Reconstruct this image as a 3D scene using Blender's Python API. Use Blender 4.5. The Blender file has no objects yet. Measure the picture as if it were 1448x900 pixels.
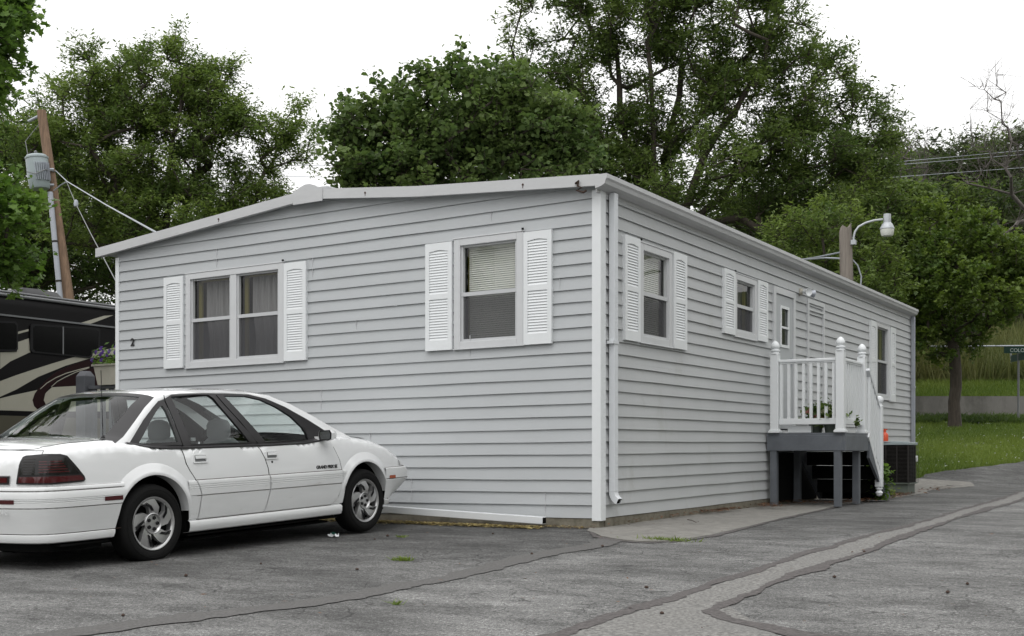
import bpy, math, random
import numpy as np
from mathutils import Vector, Matrix, geometry
random.seed(7); rng = np.random.default_rng(11)
R = math.radians
sc = bpy.context.scene
COL = sc.collection

# ------------------------------------------------------------------ camera frame
CAM = (5.372, -10.544, 1.0)
CR = (.8548, .519); CF = (-.519, .8548)
def at(px, py, Z):
    """point at depth Z (metres along the view) seen at photo position px, py"""
    a = (px-724)/1660.; b = (640-py)/1660.
    return Vector((CAM[0]+Z*(a*CR[0]+CF[0]), CAM[1]+Z*(a*CR[1]+CF[1]), CAM[2]+Z*b))
def depth(x, y): return (x-CAM[0])*CF[0]+(y-CAM[1])*CF[1]
def lateral(x, y): return (x-CAM[0])*CR[0]+(y-CAM[1])*CR[1]
def smooth01(t):
    t = max(0., min(1., t)); return t*t*(3-2*t)
def interp(x, pts):
    if x <= pts[0][0]: return pts[0][1]
    for (a, b), (c, d) in zip(pts, pts[1:]):
        if x <= c: return b+(d-b)*(x-a)/(c-a)
    return pts[-1][1]
FAR = [(0,0),(10.3,1.40),(13.0,1.74),(14.95,1.76),(15.3,2.45),(19,3.2),(24,4.3),(36,7.6),(60,15),(80,22),(110,25),(400,25)]
def hz(x, y):
    z = .23+.02*max(y, -15) if y < 0 else .23+.006*min(y, 14)
    e = min(depth(x, y)-23.4, (y-13.5)*1.1)
    if e > 0:
        l = lateral(x, y)
        k = .12+.88*smooth01((l+14)/16)
        z += interp(e, FAR)*k
    return z

# ------------------------------------------------------------------ materials
MATS = {}
def nn(nt, t, **kw):
    n = nt.nodes.new(t)
    for k, v in kw.items():
        if k in n.inputs: n.inputs[k].default_value = v
        else: setattr(n, k, v)
    return n
def mat(name, col, rough=.6, metal=0., var=.0, vscale=6., bump=0., bscale=60., stretch=None, spec=.5, dirt=None, dscale=2., dth=.55, coat=0.):
    m = bpy.data.materials.new(name); m.use_nodes = True; nt = m.node_tree
    b = nt.nodes['Principled BSDF']; L = nt.links.new
    b.inputs['Roughness'].default_value = rough; b.inputs['Metallic'].default_value = metal
    b.inputs['Specular IOR Level'].default_value = spec; b.inputs['Coat Weight'].default_value = coat
    b.inputs['Coat Roughness'].default_value = .05
    b.inputs['Base Color'].default_value = (*col, 1)
    tc = nn(nt, 'ShaderNodeTexCoord'); mp = nn(nt, 'ShaderNodeMapping'); L(tc.outputs['Object'], mp.inputs['Vector'])
    if stretch: mp.inputs['Scale'].default_value = stretch
    out = None
    if var > 0:
        no = nn(nt, 'ShaderNodeTexNoise', Scale=vscale, Detail=6., Roughness=.65); L(mp.outputs[0], no.inputs['Vector'])
        mr = nn(nt, 'ShaderNodeMapRange'); L(no.outputs['Fac'], mr.inputs['Value'])
        mr.inputs['From Min'].default_value = .3; mr.inputs['From Max'].default_value = .7
        mr.inputs['To Min'].default_value = 1-var; mr.inputs['To Max'].default_value = 1+var
        mx = nn(nt, 'ShaderNodeVectorMath', operation='SCALE'); mx.inputs[0].default_value = col
        L(mr.outputs[0], mx.inputs['Scale']); out = mx.outputs[0]
    if dirt is not None:
        n2 = nn(nt, 'ShaderNodeTexNoise', Scale=dscale, Detail=8., Roughness=.7); L(mp.outputs[0], n2.inputs['Vector'])
        m2 = nn(nt, 'ShaderNodeMapRange'); L(n2.outputs['Fac'], m2.inputs['Value'])
        m2.inputs['From Min'].default_value = dth; m2.inputs['From Max'].default_value = dth+.2
        m2.inputs['To Max'].default_value = .75
        mc = nn(nt, 'ShaderNodeMix', data_type='RGBA'); L(m2.outputs[0], mc.inputs[0])
        if out: L(out, mc.inputs[6])
        else: mc.inputs[6].default_value = (*col, 1)
        mc.inputs[7].default_value = (*dirt, 1); out = mc.outputs[2]
    if out: L(out, b.inputs['Base Color'])
    if bump > 0:
        n3 = nn(nt, 'ShaderNodeTexNoise', Scale=bscale, Detail=4.); L(mp.outputs[0], n3.inputs['Vector'])
        bu = nn(nt, 'ShaderNodeBump', Strength=bump, Distance=.01); L(n3.outputs['Fac'], bu.inputs['Height']); L(bu.outputs[0], b.inputs['Normal'])
    MATS[name] = m; return m
def glass_mat(name, tint, gloss_ior=1.5, rough=.0):
    m = bpy.data.materials.new(name); m.use_nodes = True; nt = m.node_tree; nt.nodes.clear(); L = nt.links.new
    o = nn(nt, 'ShaderNodeOutputMaterial'); mx = nn(nt, 'ShaderNodeMixShader'); fr = nn(nt, 'ShaderNodeFresnel', IOR=gloss_ior); ge = nn(nt, 'ShaderNodeNewGeometry'); io = nn(nt, 'ShaderNodeMapRange'); io.inputs['To Min'].default_value = gloss_ior; io.inputs['To Max'].default_value = 1/gloss_ior; L(ge.outputs['Backfacing'], io.inputs['Value']); L(io.outputs[0], fr.inputs['IOR'])
    t = nn(nt, 'ShaderNodeBsdfTransparent'); t.inputs[0].default_value = (*tint, 1)
    g = nn(nt, 'ShaderNodeBsdfGlossy'); g.inputs['Roughness'].default_value = rough
    L(fr.outputs[0], mx.inputs[0]); L(t.outputs[0], mx.inputs[1]); L(g.outputs[0], mx.inputs[2]); L(mx.outputs[0], o.inputs[0])
    MATS[name] = m; return m
def screen_mat(name, col, alpha):
    m = bpy.data.materials.new(name); m.use_nodes = True; nt = m.node_tree; nt.nodes.clear(); L = nt.links.new
    o = nn(nt, 'ShaderNodeOutputMaterial'); mx = nn(nt, 'ShaderNodeMixShader'); mx.inputs[0].default_value = alpha
    t = nn(nt, 'ShaderNodeBsdfTransparent'); d = nn(nt, 'ShaderNodeBsdfDiffuse'); d.inputs[0].default_value = (*col, 1)
    L(t.outputs[0], mx.inputs[1]); L(d.outputs[0], mx.inputs[2]); L(mx.outputs[0], o.inputs[0]); MATS[name] = m; return m
def leaf_mat(name, c1, c2, rough=.55, trans=.35):
    m = bpy.data.materials.new(name); m.use_nodes = True; nt = m.node_tree; nt.nodes.clear(); L = nt.links.new
    o = nn(nt, 'ShaderNodeOutputMaterial'); at_ = nn(nt, 'ShaderNodeAttribute', attribute_name='tone')
    mc = nn(nt, 'ShaderNodeMix', data_type='RGBA'); L(at_.outputs['Fac'], mc.inputs[0])
    mc.inputs[6].default_value = (*c1, 1); mc.inputs[7].default_value = (*c2, 1)
    p = nn(nt, 'ShaderNodeBsdfPrincipled', Roughness=rough); p.inputs['Specular IOR Level'].default_value = .25; L(mc.outputs[2], p.inputs['Base Color'])
    t = nn(nt, 'ShaderNodeBsdfTranslucent'); hs = nn(nt, 'ShaderNodeHueSaturation', Saturation=1.1, Value=1.5); L(mc.outputs[2], hs.inputs['Color']); L(hs.outputs[0], t.inputs[0])
    mx = nn(nt, 'ShaderNodeMixShader'); mx.inputs[0].default_value = trans; L(p.outputs[0], mx.inputs[1]); L(t.outputs[0], mx.inputs[2]); L(mx.outputs[0], o.inputs[0])
    MATS[name] = m; return m

M = dict(
 siding=mat('siding', (.420,.437,.447), .55, var=.035, vscale=1.3, stretch=(1,1,2.5), dirt=(.39,.41,.41), dscale=1.1, dth=.58, bump=.12, bscale=35),
 siding_side=mat('siding_side', (.430,.442,.446), .55, var=.04, vscale=1.3, stretch=(1,1,.5), dirt=(.34,.34,.315), dscale=2.2, dth=.58, bump=.12, bscale=35),
 trim=mat('trim', (.64,.66,.68), .45, var=.04, vscale=4, dirt=(.50,.50,.47), dscale=3, dth=.64),
 fascia=mat('fascia', (.50,.505,.51), .5, var=.05, vscale=3, dirt=(.38,.36,.32), dscale=2.5, dth=.62, stretch=(1,1,4)),
 white=mat('white_vinyl', (.72,.74,.75), .4, var=.02, vscale=5),
 frame=mat('window_metal', (.56,.57,.58), .4, var=.03),
 sash=mat('sash_metal', (.50,.51,.52), .4, var=.03),
 wood_in=mat('jamb_wood', (.20,.17,.04), .5),
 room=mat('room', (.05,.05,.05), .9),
 curtain=mat('curtain', (.30,.285,.29), .9, var=.15, vscale=8, stretch=(6,6,.4)),
 blind=mat('blind', (.93,.92,.86), .6),
 roofing=mat('roofing', (.42,.43,.44), .5, var=.1),
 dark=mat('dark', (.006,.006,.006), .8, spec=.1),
 black=mat('black_plastic', (.010,.010,.011), .45, spec=.25),
 ink=mat('ink', (.01,.01,.01), .5),
 rust=mat('rust', (.06,.03,.02), .8),
 found=mat('foundation', (.17,.155,.12), .9, var=.25, vscale=9, bump=.6, bscale=40, dirt=(.07,.065,.04), dscale=4, dth=.5),
 concrete=mat('concrete', (.185,.178,.162), .9, var=.22, vscale=9, bump=.6, bscale=140, dirt=(.105,.10,.092), dscale=1.9, dth=.55),
 wallc=mat('wall_concrete', (.15,.145,.135), .9, var=.2, vscale=1.2, bump=.4, bscale=30, dirt=(.05,.05,.04), dscale=.9, dth=.48, stretch=(1,1,.5)),
 deckgrey=mat('deck_paint', (.105,.115,.13), .5, var=.15, vscale=5, dirt=(.17,.175,.18), dscale=3, dth=.6, bump=.2, bscale=30),
 railgrey=mat('rail_paint', (.11,.115,.13), .5, var=.15),
 paint=mat('car_paint', (.76,.77,.775), .14, coat=1., spec=.5, var=.01, vscale=2),
 clad=mat('car_cladding', (.66,.67,.67), .35, spec=.5, var=.05, vscale=3, dirt=(.36,.35,.31), dscale=4.2, dth=.60, stretch=(.6,.6,3)),
 trimblk=mat('window_trim', (.014,.013,.014), .28, spec=.35),
 rubber=mat('rubber', (.010,.010,.010), .8, spec=.15, bump=.2, bscale=60),
 alloy=mat('alloy', (.50,.50,.50), .33, metal=.75),
 red=mat('red_lens', (.055,.004,.006), .15, coat=.3),
 smoke=mat('smoked_lens', (.006,.005,.005), .15, coat=.2, spec=.4, var=.5, vscale=14, stretch=(1,1,5)),
 amber=mat('amber_lens', (.35,.07,.02), .2),
 clear=mat('clear_lens', (.5,.5,.5), .12, coat=1.),
 seat=mat('seat', (.27,.275,.285), .9),
 chrome=mat('chrome', (.6,.6,.6), .12, metal=1.),
 silver=mat('galvanised', (.36,.38,.42), .45, metal=.4, var=.06),
 lampgrey=mat('lamp_grey', (.42,.44,.46), .45, metal=.2, var=.05),
 difflens=mat('lamp_diffuser', (.62,.63,.58), .35, var=.05),
 polewood=mat('pole_wood', (.20,.13,.085), .85, var=.35, vscale=5, stretch=(3,3,.35), bump=.6, bscale=20, dirt=(.055,.04,.03), dscale=7, dth=.52),
 oldwood=mat('weathered_wood', (.20,.175,.15), .9, var=.3, vscale=4, stretch=(5,5,.35), bump=.7, bscale=18, dirt=(.10,.06,.05), dscale=2.5, dth=.55),
 transf=mat('transformer', (.30,.35,.36), .4, var=.06, dirt=(.25,.27,.25), dscale=5, dth=.6),
 rvblack=mat('rv_black', (.004,.0035,.004), .4, spec=.15),
 rvbeige=mat('rv_beige', (.40,.385,.32), .35, spec=.4, var=.03),
 rvmaroon=mat('rv_maroon', (.016,.004,.005), .4, spec=.2),
 rvolive=mat('rv_olive', (.075,.068,.045), .5),
 rvglass=mat('rv_glass', (.002,.002,.002), .2, spec=.2),
 rvgrey=mat('rv_grey', (.16,.165,.17), .4),
 bark=mat('bark', (.055,.045,.035), .95, var=.35, vscale=7, stretch=(3,3,.5), bump=.8, bscale=12),
 deadbark=mat('dead_bark', (.10,.088,.08), .95, var=.3, vscale=5, stretch=(2,2,.5)),
 acdark=mat('ac_dark', (.035,.032,.030), .6, spec=.2, var=.3, vscale=12),
 acgreen=mat('ac_green', (.10,.12,.10), .5, var=.1),
 orange=mat('orange_plastic', (.60,.08,.03), .4),
 signgreen=mat('sign_green', (.006,.045,.032), .4),
 signwhite=mat('sign_white', (.55,.6,.58), .4),
 terra=mat('planter_cream', (.42,.40,.34), .7, var=.08),
 mud=mat('leaf_brown', (.045,.026,.018), .9),
 glass=glass_mat('window_glass', (.78,.80,.79), 1.5),
 cglass=glass_mat('car_glass', (.91,.96,.945), 1.45),
 screen=screen_mat('insect_screen', (.10,.10,.105), .62),
)

# ------------------------------------------------------------------ mesh builder
def tag(o, label=None, cat=None, group=None, kind=None):
    if label: o['label'] = label
    if cat: o['category'] = cat
    if group: o['group'] = group
    if kind: o['kind'] = kind
    return o
def empty(name, loc, label, cat, group=None, rz=0):
    o = bpy.data.objects.new(name, None); COL.objects.link(o); o.location = loc; o.rotation_euler.z = rz
    o.empty_display_size = .2
    return tag(o, label, cat, group)
class MB:
    def __init__(s): s.v = []; s.f = []
    def add(s, vs, fs):
        n = len(s.v); s.v += [tuple(v) for v in vs]; s.f += [tuple(i+n for i in f) for f in fs]; return s
    def box(s, x0, x1, y0, y1, z0, z1, mt=None):
        x0, x1 = min(x0, x1), max(x0, x1); y0, y1 = min(y0, y1), max(y0, y1)
        vs = [Vector((x, y, z)) for z in (z0, z1) for x, y in ((x0,y0),(x1,y0),(x1,y1),(x0,y1))]
        if mt is not None: vs = [mt @ v for v in vs]
        return s.add(vs, [(0,3,2,1),(4,5,6,7),(0,1,5,4),(1,2,6,5),(2,3,7,6),(3,0,4,7)])
    def bar(s, a, b, w, h, up=(0,0,1)):
        a = Vector(a); b = Vector(b); d = (b-a); L_ = d.length; d.normalize(); u = Vector(up)
        if abs(d.dot(u)) > .98: u = Vector((0,1,0))
        r = d.cross(u).normalized(); u = r.cross(d)
        vs = [p+r*sx*w/2+u*sz*h/2 for p in (a, b) for sx, sz in ((-1,-1),(1,-1),(1,1),(-1,1))]
        return s.add(vs, [(0,1,2,3),(4,7,6,5),(0,4,5,1),(1,5,6,2),(2,6,7,3),(3,7,4,0)])
    def tube(s, pts, r, n=8, cap=True):
        pts = [Vector(p) for p in pts]; rs = r if isinstance(r, (list, tuple)) else [r]*len(pts)
        rings = []; pr = None
        for i, p in enumerate(pts):
            d = (pts[min(i+1, len(pts)-1)]-pts[max(i-1, 0)]).normalized()
            if pr is None:
                q = Vector((0,0,1)) if abs(d.z) < .9 else Vector((1,0,0)); pr = d.cross(q).normalized()
            else:
                pr = (pr-d*pr.dot(d)).normalized()
            q = d.cross(pr); rings.append([p+(pr*math.cos(2*math.pi*k/n)+q*math.sin(2*math.pi*k/n))*rs[i] for k in range(n)])
        fs = [(i*n+k, i*n+(k+1)%n, (i+1)*n+(k+1)%n, (i+1)*n+k) for i in range(len(pts)-1) for k in range(n)]
        if cap: fs += [tuple(range(n))[::-1], tuple((len(pts)-1)*n+k for k in range(n))]
        return s.add([v for rg in rings for v in rg], fs)
    def lathe(s, prof, n=24, mt=None, cap=False):
        vs = []
        for r, z in prof:
            for k in range(n):
                a = 2*math.pi*k/n; v = Vector((r*math.cos(a), r*math.sin(a), z)); vs.append(mt @ v if mt is not None else v)
        m = len(prof); fs = [(i*n+k, i*n+(k+1)%n, (i+1)*n+(k+1)%n, (i+1)*n+k) for i in range(m-1) for k in range(n)]
        if cap: fs += [tuple(range(n))[::-1], tuple((m-1)*n+k for k in range(n))]
        return s.add(vs, fs)
    def grid(s, rows):
        m = len(rows[0]); return s.add([p for r in rows for p in r], [(i*m+j, i*m+j+1, (i+1)*m+j+1, (i+1)*m+j) for i in range(len(rows)-1) for j in range(m-1)])
    def prism(s, poly, fn, d0, d1):
        """poly of 2D points, fn(u,v,d)->3D"""
        n = len(poly); vs = [fn(u, v, d0) for u, v in poly]+[fn(u, v, d1) for u, v in poly]
        return s.add(vs, [tuple(range(n))[::-1], tuple(range(n, 2*n))]+[(i, (i+1)%n, n+(i+1)%n, n+i) for i in range(n)])
    def build(s, name, m, parent=None, smooth=False, warp=None, merge=False, bevel=0, fix=True):
        me = bpy.data.meshes.new(name)
        vs = [warp(v) for v in s.v] if warp else s.v
        me.from_pydata([tuple(v) for v in vs], [], s.f)
        import bmesh
        bm = bmesh.new(); bm.from_mesh(me)
        if merge: bmesh.ops.remove_doubles(bm, verts=bm.verts, dist=.0008)
        if fix and len(s.f) < 30000: bmesh.ops.recalc_face_normals(bm, faces=bm.faces)
        bm.to_mesh(me); bm.free()
        me.materials.append(m if not isinstance(m, str) else M[m])
        o = bpy.data.objects.new(name, me); COL.objects.link(o)
        if smooth:
            me.polygons.foreach_set('use_smooth', [True]*len(me.polygons))
            try: me.set_sharp_from_angle(angle=R(38))
            except Exception: pass
        if bevel:
            b = o.modifiers.new('bevel', 'BEVEL'); b.width = bevel; b.segments = 2; b.limit_method = 'ANGLE'; b.angle_limit = R(40)
        if parent is not None: o.parent = parent
        return o
def text(name, s, size, m, parent, loc, rot, extrude=.002, align='CENTER', spacing=1., bold=0):
    c = bpy.data.curves.new(name, 'FONT'); c.body = s; c.size = size; c.extrude = extrude; c.align_x = align; c.align_y = 'CENTER'
    c.space_character = spacing; c.offset = bold
    c.materials.append(M[m]); t = bpy.data.objects.new(name, c); COL.objects.link(t); bpy.context.view_layer.update()
    me = bpy.data.meshes.new_from_object(t.evaluated_get(bpy.context.evaluated_depsgraph_get())); bpy.data.objects.remove(t); me.name = name
    o = bpy.data.objects.new(name, me); COL.objects.link(o); o.location = loc; o.rotation_euler = rot
    if parent is not None: o.parent = parent
    return o
def copy_tree(o, parent=None):
    c = o.copy(); COL.objects.link(c); c.parent = parent
    for ch in [x for x in bpy.data.objects if x.parent == o]: copy_tree(ch, c)
    return c
def in_poly(x, y, poly):
    r = False; j = len(poly)-1
    for i in range(len(poly)):
        xi, yi = poly[i]; xj, yj = poly[j]
        if (yi > y) != (yj > y) and x < (xj-xi)*(y-yi)/(yj-yi)+xi: r = not r
        j = i
    return r
def dens(poly, step):
    out = []
    for i, (a, b) in enumerate(poly):
        c, d = poly[(i+1) % len(poly)]; L_ = math.hypot(c-a, d-b); n = max(1, int(round(L_/step)))
        for k in range(n): out.append((a+(c-a)*k/n, b+(d-b)*k/n))
    return out
def panel(mb, outer, holes, fn, step, extra=()):
    """triangulated 2D polygon with interior points, mapped to 3D by fn(u,v)"""
    vs = []; es = []
    for pl in [outer]+list(holes):
        n0 = len(vs); vs += [Vector(p) for p in pl]; es += [(n0+i, n0+(i+1) % len(pl)) for i in range(len(pl))]
    xs = [p[0] for p in outer]; ys = [p[1] for p in outer]
    cand = list(extra)
    x = min(xs)+step/2
    while x < max(xs):
        y = min(ys)+step/2
        while y < max(ys): cand.append((x, y)); y += step
        x += step
    bd = np.array([tuple(v) for v in vs])
    for c in cand:
        if in_poly(*c, outer) and not any(in_poly(*c, h) for h in holes):
            if np.min(np.hypot(bd[:,0]-c[0], bd[:,1]-c[1])) > step*.3: vs.append(Vector(c))
    ov, oe, of, _, _, _ = geometry.delaunay_2d_cdt(vs, es, [], 0, 1e-6)
    fs = []
    for f in of:
        cx = sum(ov[i][0] for i in f)/len(f); cy = sum(ov[i][1] for i in f)/len(f)
        if in_poly(cx, cy, outer) and not any(in_poly(cx, cy, h) for h in holes): fs.append(tuple(f))
    mb.add([fn(p[0], p[1]) for p in ov], fs); return mb
# ------------------------------------------------------------------ camera, world, light
cam = bpy.data.cameras.new('camera'); co = bpy.data.objects.new('camera', cam); COL.objects.link(co); sc.camera = co
co.location = CAM; fw = Vector((CF[0], CF[1], 0)); co.rotation_euler = fw.to_track_quat('-Z', 'Y').to_euler()
cam.sensor_width = 36; cam.lens = 1660/1448*36; cam.shift_y = 190/1448; cam.clip_end = 2000; cam.clip_start = .05
sc.view_settings.view_transform = 'Standard'; sc.view_settings.look = 'None'; sc.view_settings.exposure = .2; sc.view_settings.gamma = 1
w = bpy.data.worlds.new('World'); sc.world = w; w.use_nodes = True; nt = w.node_tree; L = nt.links.new
bg = nt.nodes['Background']
SUN_EL, SUN_AZ = R(58), R(200)
sky = nn(nt, 'ShaderNodeTexSky', sky_type='NISHITA'); sky.sun_disc = False; sky.sun_elevation = SUN_EL; sky.sun_rotation = SUN_AZ; sky.dust_density = 6
hs = nn(nt, 'ShaderNodeHueSaturation', Saturation=.12); L(sky.outputs[0], hs.inputs['Color'])
# closed cloud cover: overcast luminance, brighter towards the zenith
tc = nn(nt, 'ShaderNodeTexCoord'); sp = nn(nt, 'ShaderNodeSeparateXYZ'); L(tc.outputs['Generated'], sp.inputs[0])
mr = nn(nt, 'ShaderNodeMapRange'); L(sp.outputs['Z'], mr.inputs['Value']); mr.inputs['From Min'].default_value = 0; mr.inputs['From Max'].default_value = 1
mr.inputs['To Min'].default_value = 9.5; mr.inputs['To Max'].default_value = 16.
cn = nn(nt, 'ShaderNodeTexNoise', Scale=2.2, Detail=5.); L(tc.outputs['Generated'], cn.inputs['Vector'])
mr2 = nn(nt, 'ShaderNodeMapRange'); L(cn.outputs['Fac'], mr2.inputs['Value']); mr2.inputs['From Min'].default_value = .3; mr2.inputs['From Max'].default_value = .7
mr2.inputs['To Min'].default_value = .92; mr2.inputs['To Max'].default_value = 1.08
mu = nn(nt, 'ShaderNodeMath', operation='MULTIPLY'); L(mr.outputs[0], mu.inputs[0]); L(mr2.outputs[0], mu.inputs[1])
cl = nn(nt, 'ShaderNodeVectorMath', operation='SCALE'); cl.inputs[0].default_value = (1., 1., 1.); L(mu.outputs[0], cl.inputs['Scale'])
mx = nn(nt, 'ShaderNodeMix', data_type='RGBA'); mx.inputs[0].default_value = .85; L(hs.outputs[0], mx.inputs[6]); L(cl.outputs[0], mx.inputs[7])
L(mx.outputs[2], bg.inputs['Color']); bg.inputs['Strength'].default_value = .11
sd = bpy.data.lights.new('sun', 'SUN'); sd.energy = .55; sd.angle = R(25); sd.color = (1, .985, .96)
so = bpy.data.objects.new('sun', sd); COL.objects.link(so); so.rotation_euler = (R(90)-SUN_EL, 0, R(180)-SUN_AZ+R(0)); so.location = (0, -20, 40)
sdir = Vector((math.sin(R(200)-0)*-1*math.cos(SUN_EL), 0, 0))
so.rotation_euler = Vector((-.25, .55, -1)).to_track_quat('-Z', 'Y').to_euler()

# ------------------------------------------------------------------ ground
def asphalt():
    m = bpy.data.materials.new('asphalt'); m.use_nodes = True; nt = m.node_tree; b = nt.nodes['Principled BSDF']; L = nt.links.new
    b.inputs['Roughness'].default_value = .9; b.inputs['Specular IOR Level'].default_value = .3
    tc = nn(nt, 'ShaderNodeTexCoord'); P = tc.outputs['Object']
    def noise(s, d=6., r=.6, vec=P):
        n = nn(nt, 'ShaderNodeTexNoise', Scale=s, Detail=d, Roughness=r); L(vec, n.inputs['Vector']); return n.outputs['Fac']
    def rmp(x, a, b_, c, d):
        n = nn(nt, 'ShaderNodeMapRange'); L(x, n.inputs['Value'])
        for k, v in zip(('From Min','From Max','To Min','To Max'), (a, b_, c, d)): n.inputs[k].default_value = v
        return n.outputs[0]
    def mth(op, x, y):
        n = nn(nt, 'ShaderNodeMath', operation=op)
        for i, q in enumerate((x, y)):
            if isinstance(q, (int, float)): n.inputs[i].default_value = q
            else: L(q, n.inputs[i])
        return n.outputs[0]
    # worn pale aggregate, large blotches; fresher dark sealer next to the home
    big = rmp(noise(.55, 5.), .35, .65, .76, 1.18)
    mp = nn(nt, 'ShaderNodeMapping'); mp.inputs['Rotation'].default_value = (0, 0, R(-31)); mp.inputs['Scale'].default_value = (.8, 1.8, 1); L(P, mp.inputs['Vector'])
    mid = rmp(noise(1.5, 9., .80, mp.outputs[0]), .40, .62, .62, 1.32)
    fine = rmp(noise(48, 5., .9), .41, .61, .50, 1.55)
    spk = rmp(noise(75, 2., .6), .60, .70, 0, 1)
    grit = mth('ADD', rmp(noise(150, 2., .8), .38, .64, .60, 1.45), mth('MULTIPLY', spk, .9))
    sx = nn(nt, 'ShaderNodeSeparateXYZ'); L(P, sx.inputs[0])
    wob = rmp(noise(.8, 6., .65), .3, .7, -1.6, 1.6)
    near = rmp(mth('ADD', sx.outputs['Y'], wob), -6.0, -1.2, .12, 1)
    wob2 = rmp(noise(1.7, 6., .7), .3, .7, -.25, .25)
    left = rmp(mth('ADD', sx.outputs['X'], wob2), 1.0, .8, 0, 1)
    dk = mth('SUBTRACT', 1, mth('ADD', mth('MULTIPLY', mth('MULTIPLY', near, left), .42), mth('MULTIPLY', mth('MULTIPLY', rmp(mth('ADD', sx.outputs['Y'], wob), -2.5, .5, 0, 1), rmp(mth('ADD', sx.outputs['X'], wob2), 2.7, 2.3, 0, 1)), mth('SUBTRACT', .30, mth('MULTIPLY', left, .25)))))
    v = mth('MULTIPLY', mth('MULTIPLY', mth('MULTIPLY', big, mid), mth('MULTIPLY', fine, grit)), dk)
    # hairline cracks
    wn = nn(nt, 'ShaderNodeTexNoise', Scale=2.5, Detail=5.); L(P, wn.inputs['Vector'])
    wv = nn(nt, 'ShaderNodeMix', data_type='RGBA'); wv.inputs[0].default_value = .25; L(P, wv.inputs[6]); L(wn.outputs['Color'], wv.inputs[7])
    vo = nn(nt, 'ShaderNodeTexVoronoi', feature='DISTANCE_TO_EDGE', Scale=4.6); L(wv.outputs[2], vo.inputs['Vector'])
    vo2 = nn(nt, 'ShaderNodeTexVoronoi', feature='DISTANCE_TO_EDGE', Scale=1.0); L(wv.outputs[2], vo2.inputs['Vector'])
    ck = mth('MINIMUM', rmp(vo.outputs['Distance'], 0, .022, 0, 1), rmp(vo2.outputs['Distance'], 0, .006, 0, 1))
    msk = rmp(noise(1.3, 4.), .44, .58, 1, 0)
    ck = mth('MAXIMUM', ck, msk)
    v = mth('MULTIPLY', v, rmp(ck, 0, 1, .38, 1))
    c = nn(nt, 'ShaderNodeVectorMath', operation='SCALE'); c.inputs[0].default_value = (.158, .157, .153); L(v, c.inputs['Scale'])
    L(c.outputs[0], b.inputs['Base Color'])
    bu = nn(nt, 'ShaderNodeBump', Strength=.55, Distance=.008); L(mth('ADD', mth('MULTIPLY', fine, .6), mth('ADD', mth('MULTIPLY', grit, .4), ck)), bu.inputs['Height']); L(bu.outputs[0], b.inputs['Normal'])
    MATS['asphalt'] = m; M['asphalt'] = m
asphalt()
M['soil'] = mat('soil', (.045,.06,.02), .95, var=.4, vscale=.8, dirt=(.09,.07,.04), dscale=.5, dth=.55)
M['tar'] = mat('tar_seal', (.088,.080,.078), .8, var=.5, vscale=40, bump=.6, bscale=120, spec=.25)
M['seam'] = mat('old_seam', (.104,.101,.098), .88, var=.35, vscale=60, bump=.6, bscale=120, spec=.25)
M['pale'] = mat('pale_asphalt', (.165,.161,.152), .9, var=.75, vscale=50, bump=.6, bscale=130, dirt=(.15,.148,.142), dscale=2.2, dth=.5)
M['slab'] = M['concrete']
M['road2'] = mat('road_concrete', (.30,.29,.26), .9, var=.1)
def sheet(name, xs, ys, m, dz=0., kind='structure', keep=None):
    b = MB(); idx = {}
    rows = [[(x, y, hz(x, y)+dz) for x in xs] for y in ys]
    n = len(xs); fs = []
    for i in range(len(ys)-1):
        for j in range(n-1):
            if keep is None or keep((xs[j]+xs[j+1])/2, (ys[i]+ys[i+1])/2): fs.append((i*n+j, i*n+j+1, (i+1)*n+j+1, (i+1)*n+j))
    b.v = [p for r in rows for p in r]; b.f = fs
    o = b.build(name, m, smooth=True, fix=False); tag(o, kind=kind); return o
def axis(lo, hi, seg):
    out = []; x = lo
    while x < hi:
        out.append(x); a = abs(x); x += seg[0] if a < 20 else seg[1] if a < 60 else seg[2] if a < 150 else seg[3]
    return out+[hi]
sheet('ground', sorted(set([round(v, 3) for v in axis(-600, 600, (1., 3, 10, 60)) if not -16 < v < 8]+[-16+.4*i for i in range(61)])), sorted(set([round(v, 3) for v in axis(-300, 700, (1., 2, 8, 60)) if not 22 < v < 36]+[22+.4*i for i in range(36)])), M['soil'], dz=-.03)
# asphalt: lot in front and the lane running away on the right
def lane_edge(y): return interp(y, [(-50,-60),(13.6,-.0),(14.6,-.08),(15.6,.0),(18.6,1.45),(22,3.3),(40,14),(60,26)])
b = MB(); ys = [-60,-40,-25]+[ -16+i*.5 for i in range(0, 60)]+[14.2+i*.4 for i in range(60)]
rows = []
for y in ys:
    x0 = -40 if y < 0.2 else (-.02 if y < 13.9 else lane_edge(y)); x0 += .05*math.sin(y*7.3)+.04*math.sin(y*17.) if y > 14 else 0
    x1 = max(30, x0+14)
    rows.append([(x0+(x1-x0)*(k/40)**1.0, y, 0) for k in range(41)])
rows = [[(x, y, hz(x, y)+.006) for x, y, _ in r] for r in rows]
b.grid(rows); road = b.build('road', M['asphalt'], smooth=True, fix=False); tag(road, kind='structure')
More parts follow.
